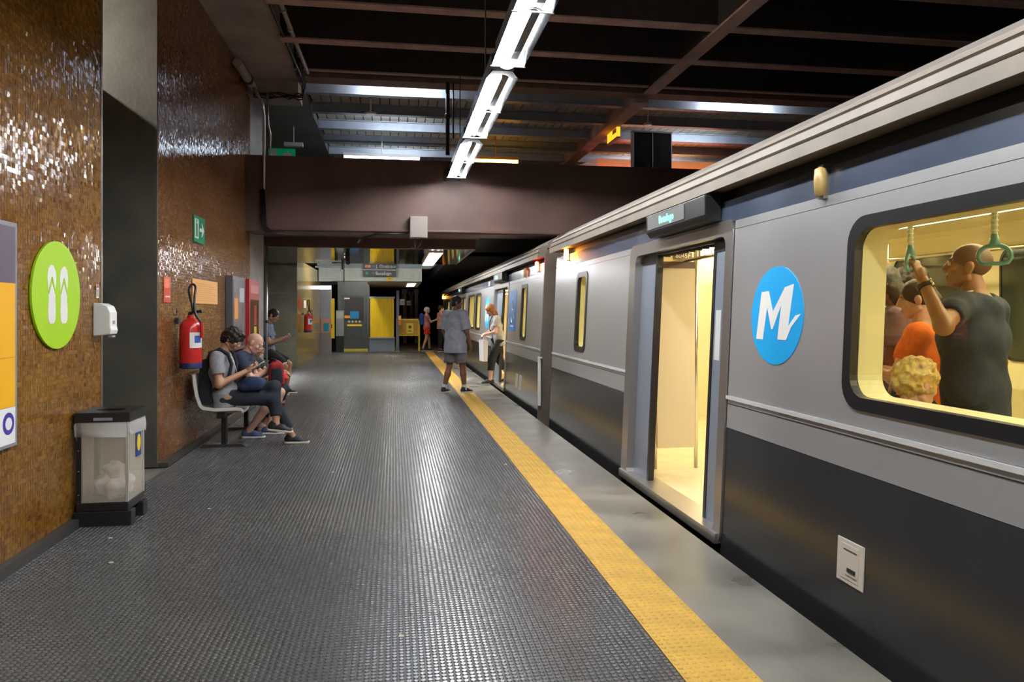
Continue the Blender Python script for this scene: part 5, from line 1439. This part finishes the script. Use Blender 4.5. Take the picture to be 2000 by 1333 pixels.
# --- third seated person
J = stand(1.50)
J.update(pel=(0, .02, .53), chest=(0, .03, .75), neck=(0, .07, .91), head=(0, .12, 1.02), face=(0, .85, -.5), hup=(0, .5, .85),
         shL=(-.16, .06, .87), shR=(.16, .05, .87), elL=(-.2, .22, .68), elR=(.2, .25, .67), wrL=(-.03, .44, .70), wrR=(.05, .45, .72),
         hdL=(.5, .6, -.3), hdR=(-.45, .7, -.35), pnL=(.4, -.3, -.8), pnR=(-.4, -.3, -.8), cuL=.6, cuR=.6,
         hipL=(-.08, .04, .52), hipR=(.08, .04, .52), knL=(-.10, .43, .49), knR=(.10, .43, .49), anL=(-.10, .34, .085), anR=(.09, .22, .085), ftL=(0, 1, 0), ftR=(0, 1, 0), s=.86)
person('small seated person in pink trainers beyond the bald man', (-1.82, 9.66, 0), R(-90), J, SK_OLIVE, ('short', H_BROWN),
       dict(mat=C_DGREEN, sleeve=.6, hem=.09), dict(mat=C_BLACK, len=1.8, loose=.01), dict(L=dict(mat=mat('shoe_royal', (.02, .06, .42), .6)), R=dict(mat=S_PINK)))
# --- man leaning in the alcove
J = stand(1.72)
J.update(pel=(0, -.02, .78), chest=(0, -.05, 1.06), neck=(0, .0, 1.265), head=(0, .085, 1.405), face=(.12, .85, -.5), hup=(0, .5, .86),
         shL=(-.19, -.03, 1.20), shR=(.19, -.03, 1.20), elL=(-.22, .06, .94), elR=(.22, .05, .93), wrL=(-.05, .27, 1.00), wrR=(.08, .28, .985),
         hdL=(.4, .85, .2), hdR=(-.3, .9, .15), pnL=(.4, -.3, .8), pnR=(-.4, -.3, .8), cuL=.6, cuR=.6,
         hipL=(-.09, .02, .76), hipR=(.09, .02, .76), knL=(-.11, .34, .53), knR=(.12, .30, .50), anL=(-.11, .30, .09), anR=(.12, .20, .09), s=.98)
person('man in slate t-shirt and black shorts reading a phone in the alcove', (-2.22, 13.72, 0), R(-90), J, SK_OLIVE, ('short', H_BLACK),
       dict(mat=C_SLATE, sleeve=.65, hem=.10, loose=.022), dict(mat=C_BLACK, len=.85, loose=.03), dict(mat=S_BLACK))
# --- man waiting on the yellow strip, seen from behind
J = stand(1.75)
J.update(head=(.015, .025, 1.635), face=(.80, .60, -.06), elR=(.265, -.02, 1.12), wrR=(.265, .09, .885), hdR=(0, .3, -1),
         anL=(-.155, -.13, .085), anR=(.15, .07, .085), knL=(-.115, -.02, .50), knR=(.12, .05, .50), ftL=(-.1, 1, 0), ftR=(.35, 1, 0))
person('young man in loose blue grey t-shirt and grey shorts waiting on the yellow strip', (1.10, 13.48, .004), R(-40), J, SK_BROWN, ('short', H_BLACK),
       dict(mat=C_BLUEG, sleeve=.92, hem=.22, loose=.034, flare=.02, wr=.006), dict(mat=C_SHORTG, len=.90, loose=.035, wr=.005), dict(mat=S_BLACK, sock=S_WHITE))
# --- woman stepping off the train
J = stand(1.62)
J.update(pel=(0, -.04, .90), chest=(0, .02, 1.17), neck=(0, .07, 1.37), head=(.0, .15, 1.49), face=(0, .85, -.52), hup=(0, .5, .86),
         shL=(-.17, .04, 1.31), shR=(.17, .04, 1.31), elL=(-.23, .08, 1.05), elR=(.2, .10, 1.06), wrL=(-.10, .28, .99), wrR=(.06, .27, 1.0),
         hdL=(.3, .8, -.4), hdR=(-.2, .85, -.45), pnL=(.3, -.2, -.9), pnR=(-.3, -.3, -.9), cuL=.9, cuR=.8,
         hipL=(-.085, -.03, .86), hipR=(.085, -.03, .86), knL=(-.09, .14, .48), knR=(.09, -.05, .46), anL=(-.09, .17, .085), anR=(.09, -.22, .13), ftL=(0, 1, 0), ftR=(0, 1, -.25))
person('copper haired woman in grey top and black trousers stepping off the train', (2.10, 15.05, .02), R(90), J, SK_PINK, ('bob', H_ORANGE),
       dict(mat=fab('pale_grey_top', (.36, .36, .35)), sleeve=.62, hem=.12, loose=.022), dict(mat=C_BLACK, len=1.55, loose=.028), dict(mat=S_BLACK, kind='slip', sole=SOLE_D))
# --- couple boarding further down
J = stand(1.66)
J.update(elL=(-.24, .12, 1.10), wrL=(-.15, .36, 1.18), hdL=(0, 1, .2), elR=(.22, .14, 1.12), wrR=(.12, .38, 1.2), hdR=(0, 1, .2), anL=(-.09, .12, .085), anR=(.1, -.16, .09), knL=(-.09, .09, .48), knR=(.1, -.03, .48))
person('grey haired woman in pink top and red shorts near the barrier', (1.22, 28.4, .004), R(-85), J, SK_PINK, ('curly', H_GREY),
       dict(mat=C_PINK, sleeve=.5, hem=.08), dict(mat=C_RED, len=.62, loose=.03), dict(mat=S_BLACK), near=False)
J = stand(1.74)
J.update(elR=(.22, .16, 1.15), wrR=(.12, .4, 1.2), hdR=(0, 1, .2))
person('man in salmon top and dark trousers at the far car door', (1.72, 27.9, .0), R(-80), J, SK_PINK, ('short', H_BROWN),
       dict(mat=fab('salmon_top', (.50, .22, .15)), sleeve=.4, hem=.08), dict(mat=C_BLACK, len=1.9, loose=.02), dict(mat=S_BLACK), near=False)

# --- passengers inside the near car
J = stand(1.78, hw=.215)
J.update(head=(0, .035, 1.665), face=(-.28, .95, .12), neck=(0, -.015, 1.50), shL=(-.20, .02, 1.45), elL=(-.43, -.01, 1.355), wrL=(-.33, .13, 1.60), hdL=(-.2, .35, 1), pnL=(.1, 1, -.3), cuL=1.0)
person('tall man in navy t-shirt holding a hanging strap inside the train', (3.02, 3.47, .03), R(30), J, mat('skin_brown_warm', (.29, .135, .068), .45, var=.08, vscale=9), ('buzz', mat('shaved_scalp', (.13, .062, .034), .5)),
       dict(mat=C_NAVY, sleeve=.55, hem=.16, loose=.016, wr=.004), dict(mat=C_BLACK, len=1.9, loose=.012), dict(mat=S_BLACK), fat=1.16, jaw=1.05)
J9 = J
J = stand(1.61, hw=.165)
J.update(elL=(-.21, .10, 1.04), wrL=(-.08, .28, 1.10), hdL=(.4, .7, .3), elR=(.2, .1, 1.04), wrR=(.06, .28, 1.08), hdR=(-.4, .7, .3), face=(-.10, .97, -.14), hup=(0, .14, 1))
person('woman in orange t-shirt standing inside the train', (3.08, 3.96, .03), R(43), J, SK_PINK, ('tied', H_BROWN),
       dict(mat=C_ORANGE, sleeve=.6, hem=.08, loose=.014), dict(mat=C_JEAN, len=1.9, loose=.012), dict(mat=S_BLACK))
J = stand(1.72, hw=.18)
J.update(face=(-.05, .85, -.52), hup=(0, .5, .86), head=(0, .07, 1.60), elL=(-.24, .04, 1.08), wrL=(-.12, .24, 1.04), hdL=(.3, .8, .3), elR=(.22, .08, 1.1), wrR=(.05, .28, 1.12), hdR=(-.3, .8, .3))
person('woman in mauve top bowed over a phone inside the train', (3.25, 4.40, .03), R(52), J, SK_BROWN, ('bob', H_BROWN),
       dict(mat=C_MAUVE, sleeve=.6, hem=.10, loose=.02), dict(mat=C_BLACK, len=1.9, loose=.012), dict(mat=S_BLACK))
J = stand(1.74, hw=.18)
J.update(shL=(-.175, .02, 1.44), elL=(-.14, .12, 1.50), wrL=(-.14, .15, 1.74), hdL=(-.1, .3, 1), pnL=(0, 1, 0), cuL=1.1, face=(-.1, 1, -.1))
person('passenger raising an arm behind the woman in orange', (3.62, 4.72, .03), R(45), J, SK_OLIVE, ('full', H_BROWN),
       dict(mat=C_WHITE, sleeve=.4, hem=.10, loose=.018), dict(mat=C_JEAN, len=1.9, loose=.012), dict(mat=S_BLACK))
J = stand(1.62)
J.update(pel=(0, .03, .55), chest=(0, .02, .83), neck=(0, .02, 1.02), head=(0, .06, 1.135), face=(.1, .97, -.2), hup=(0, .2, 1), shL=(-.18, .0, .965), shR=(.18, .0, .965),
         elL=(-.22, .1, .70), elR=(.22, .1, .70), wrL=(-.08, .32, .68), wrR=(.08, .32, .68), hdL=(.3, .9, -.1), hdR=(-.3, .9, -.1), pnL=(0, 0, -1), pnR=(0, 0, -1),
         hipL=(-.09, .05, .54), hipR=(.09, .05, .54), knL=(-.11, .44, .50), knR=(.11, .44, .50), anL=(-.11, .42, .085), anR=(.11, .42, .085), s=.95)
person('blond passenger seated with back to the train window', (2.42, 3.20, -.03), R(-78), J, SK_PINK, ('curly', H_BLOND),
       dict(mat=C_JEAN, sleeve=.7, hem=.05, loose=.014), dict(mat=C_BLACK, len=1.9, loose=.012), dict(mat=S_BLACK))

# ------------------------------------------------------------------ carried things
def loc2w(loc, rz, p):
    c, s_ = math.cos(rz), math.sin(rz); return (loc[0] + c * p[0] - s_ * p[1], loc[1] + s_ * p[0] + c * p[1], loc[2] + p[2])
def phone(label, loc, rz, p, tilt, m):
    w_ = loc2w(loc, rz, p)
    t = thing('phone', label, 'phone', w_, rz); t.rotation_euler = (tilt, 0, rz)
    MB().box(-.036, .036, -.072, .072, -.004, .004).build('case', m, t, bevel=.003)
    MB().box(-.033, .033, -.066, .066, .004, .0048).build('screen', mat('phone_screen', (.02, .025, .03), .1, emit=(.5, .6, .8), es=.25), t)
phone('white phone in the hands of the seated man in grey', (-1.82, 8.47, 0), R(-90), (.012, .345, .875), R(35), M_white)
phone('white phone in the hands of the seated bald man', (-1.82, 9.07, 0), R(-90), (.0, .50, .825), R(35), M_white)
phone('dark phone held by the man in the alcove', (-2.22, 13.72, 0), R(-90), (.012, .40, 1.03), R(30), M_black)
phone('dark phone held by the woman in mauve inside the train', (3.25, 4.40, .03), R(52), (-.03, .36, 1.13), R(40), M_black)

def ruck(label, loc, rz, h, w_, d_, m, m2, pocket=True):
    t = thing('backpack', label, 'backpack', loc, rz)
    q = .045; ps = []
    for sx in (-1, 1):
        for sy in (-1, 1):
            ps.append(('c', (sx * (w_ - q), sy * (d_ - q) if d_ > q else 0, q), (sx * (w_ - q) * .85, sy * max(0, d_ - q) * .7, h - q), q, q * .95))
    ps += [('ce', (0, 0, .05), (0, 0, h - .05), (1, 0, 0), w_ * .9, d_ * .95, w_ * .8, d_ * .85)]
    V, F = sdf_mesh(ps, .010, .03, noise=(.003, 26, .7), cuts=[((0, 0, 0), (0, 0, -1))])
    b = sm('bag_body', (V, F), m, t)
    if pocket:
        V, F = sdf_mesh([('ce', (0, -d_ * .75, .10), (0, -d_ * .75, h * .45), (1, 0, 0), w_ * .75, d_ * .55, w_ * .7, d_ * .45)], .010, .02)
        sm('front_pocket', (V, F), m2, t)
    MB().tube([(-.04, 0, h - .005), (-.03, 0, h + .035), (.03, 0, h + .035), (.04, 0, h - .005)], .008, 6).build('handle', C_BLACK, t, smooth=True)
    MB().tube([(-w_ * .7, -d_ * .55, h * .55), (-w_ * .5, -d_ * .75, h * .80), (w_ * .5, -d_ * .75, h * .80), (w_ * .7, -d_ * .55, h * .55)], .005, 6).build('zip', M_alu, t, smooth=True)
    return t
def strap_pair(t, pts_list, m, r=.02):
    for pts in pts_list:
        vs = []; fs = []
        P = [Vector(p) for p in pts]
        MB().tube(P, r, 8).map(lambda x, y, z: (x, y, z)).build('shoulder_strap', m, t, smooth=True)
# backpack worn by the seated man (behind his back) with straps over the shoulders
t = ruck('black backpack worn by the seated man in grey', (-1.82 - .175, 8.47, .47), R(90), .48, .15, .075, C_BLACK, C_DGREEN, False)
# strap points in the bag's frame: bag local -y is world +x ; bag local x = world y
def ms(px, py, pz): return (-px, -(py + .175), pz - .47)
strap_pair(t, [[ms(sx * .13, -.15, .90), ms(sx * .135, -.13, 1.02), ms(sx * .13, -.03, 1.065), ms(sx * .13, .055, 1.01), ms(sx * .135, .093, .90), ms(sx * .15, .075, .78), ms(sx * .17, .02, .68), ms(sx * .17, -.10, .62)] for sx in (-1, 1)], C_BLACK, .019)
t = ruck('red and black backpack on the lap of the bald man', (-1.36, 8.98, .60), R(100), .27, .135, .095, fab('maroon_cloth', (.26, .010, .015)), C_RED)
for sx in (-1, 1):
    sm('side_panel', sdf_mesh([('ce', (sx * .125, 0, .05), (sx * .115, 0, .20), (0, 1, 0), .075, .02, .06, .018)], .009, .02), C_BLACK, t)
MB().tube([(-.06, 0, .26), (-.05, .02, .31), (.03, .05, .315), (.06, .08, .26)], .012, 6).build('top_strap', C_BLACK, t, smooth=True)
# blue pouch on the near man's lap
t = thing('waist_bag', 'dark blue pouch on the lap of the seated man in grey', 'bag', (-1.52, 8.44, .60), R(-90))
sm('pouch', sdf_mesh([('c', (-.10, -.08, .05), (-.10, .07, .07), .05, .055), ('c', (.10, -.08, .05), (.10, .07, .07), .05, .055), ('ce', (-.08, 0, .07), (.08, .02, .09), (0, 1, 0), .12, .075, .12, .075)], .009, .02, noise=(.004, 30, .2), cuts=[((0, 0, 0), (0, 0, -1))]), fab('navy_bag', (.018, .032, .085)), t)
MB().tube([(-.10, .07, .11), (-.03, .095, .13), (.06, .095, .13), (.11, .07, .11)], .004, 6).build('zip', M_alu, t, smooth=True)
# lanyard of near man as a thing
t = thing('lanyard', 'black and white neck lanyard on the seated man in grey', 'lanyard', (-1.82, 8.47, 0), R(-90))
MB().tube([(-.07, .02, 1.03), (-.06, .09, .96), (-.035, .115, .86), (0, .118, .80)], .008, 6).build('band', C_BLACK, t, smooth=True)
MB().tube([(.07, .01, 1.03), (.06, .085, .96), (.035, .112, .86), (0, .118, .80)], .008, 6).build('band', C_WHITE, t, smooth=True)
MB().box(-.03, .03, .113, .118, .70, .80).build('badge', M_black, t)
# paper bag of the stepping woman
t = thing('paper_bag', 'plain white paper bag carried by the woman stepping off', 'bag', (1.80, 15.04, .47), R(-82))
MB().hexa([(-.17, -.04, 0), (.17, -.04, 0), (.17, .04, 0), (-.17, .04, 0), (-.18, -.05, .43), (.18, -.05, .43), (.18, .05, .43), (-.18, .05, .43)]).build('bag_body', mat('white_paper', (.62, .62, .66), .7), t)
for s_ in (-.04, .04):
    MB().tube([(-.07, s_, .42), (-.05, s_ * .6, .50), (.05, s_ * .6, .50), (.07, s_, .42)], .005, 6).build('handle', M_white, t, smooth=True)
# shoulder strap bag of the stepping woman
t = thing('shoulder_bag', 'small black bag slung across the woman stepping off', 'bag', (2.10, 15.05, .02), R(90))
MB().tube([(-.10, .13, 1.37), (-.02, .17, 1.24), (.10, .155, 1.10), (.20, .08, .96)], .011, 6).build('strap', C_BLACK, t, smooth=True)
sm('pouch', sdf_mesh([('ce', (.24, -.04, .80), (.24, .04, .92), (0, 1, 0), .10, .04, .09, .035)], .012, .02), C_BLACK, t)
t = ruck('blue backpack worn by the grey haired woman', (1.03, 28.42, 1.0), R(95) + math.pi, .42, .15, .085, fab('royal_blue_cloth', (.02, .05, .30)), fab('royal_blue_cloth', (.02, .05, .30)), False)
# wristwatch
wl_ = loc2w((3.02, 3.47, .03), R(30), (-.345, .108, 1.555))
t = thing('wristwatch', 'dark wristwatch on the arm of the tall man in navy', 'watch', wl_, R(30))
t.rotation_euler = (R(-32), R(14), R(30))
MB().lathe([(.0365, -.013), (.040, -.011), (.040, .011), (.0365, .013)], n=20).build('strap', M_black, t, smooth='auto')
MB().lathe([(.021, -.046), (.023, -.044), (.023, -.036), (.02, -.034)], n=18, axis='y').build('dial_case', M_chrome, t, smooth='auto')
# lanyard cord of tall man
t = thing('neck_cord', 'thin white cord around the neck of the tall man', 'cord', (3.02, 3.47, .03), R(30))
MB().tube([(-.085, -.02, 1.535), (-.09, .06, 1.52), (-.05, .135, 1.46), (0, .158, 1.38)], .004, 6).tube([(.085, -.02, 1.535), (.09, .06, 1.52), (.05, .135, 1.46), (0, .158, 1.38)], .004, 6).build('cord', M_white, t, smooth=True)
MB().tube([(0, .16, 1.38), (0, .165, 1.34)], .006, 6).build('clasp', M_chrome, t)
# bouquet in the arms of the woman in orange
bq = thing('bouquet', 'red and yellow flower bouquet held by the woman in orange', 'flowers', loc2w((3.08, 3.96, .03), R(43), (-.03, .34, 1.12)), R(43))
cols = [mat('petal_red', (.60, .02, .03), .5), mat('petal_yellow', (.75, .5, .03), .5), mat('petal_dark', (.25, .02, .06), .5)]
rr = random.Random(5)
for k in range(12):
    bm = bmesh.new(); bmesh.ops.create_icosphere(bm, subdivisions=2, radius=.03)
    for v_ in bm.verts: v_.co *= 1 + .25 * math.sin(9 * math.atan2(v_.co.y, v_.co.x) + k) * .6
    me = bpy.data.meshes.new('flower'); bm.to_mesh(me); bm.free()
    o = link('flower', me, cols[(0, 0, 1, 0, 2)[k % 5]], bq, True); o.location = (rr.uniform(-.08, .06), rr.uniform(-.04, .04), rr.uniform(.03, .15))
MB().lathe([(.015, -.12), (.03, -.02), (.075, .06), (.078, .07)], n=14).build('wrapper', mat('wrapper_paper', (.7, .65, .6), .6), bq, smooth=True)
# handbag on the orange woman's arm
hb = thing('handbag', 'dark handbag hanging at the elbow of the woman in orange', 'bag', loc2w((3.08, 3.96, .03), R(43), (-.27, .03, .78)), R(43))
sm('bag_body', sdf_mesh([('ce', (0, -.09, .08), (0, .09, .08), (1, 0, 0), .05, .09, .05, .09)], .010, .02, noise=(.003, 30, .1)), C_DGREEN, hb)
MB().tube([(0, -.09, .15), (0, -.07, .25), (0, 0, .30), (0, .07, .25), (0, .09, .15)], .009, 8).build('handle', mat('tan_leather', (.40, .20, .07), .5), hb, smooth=True)
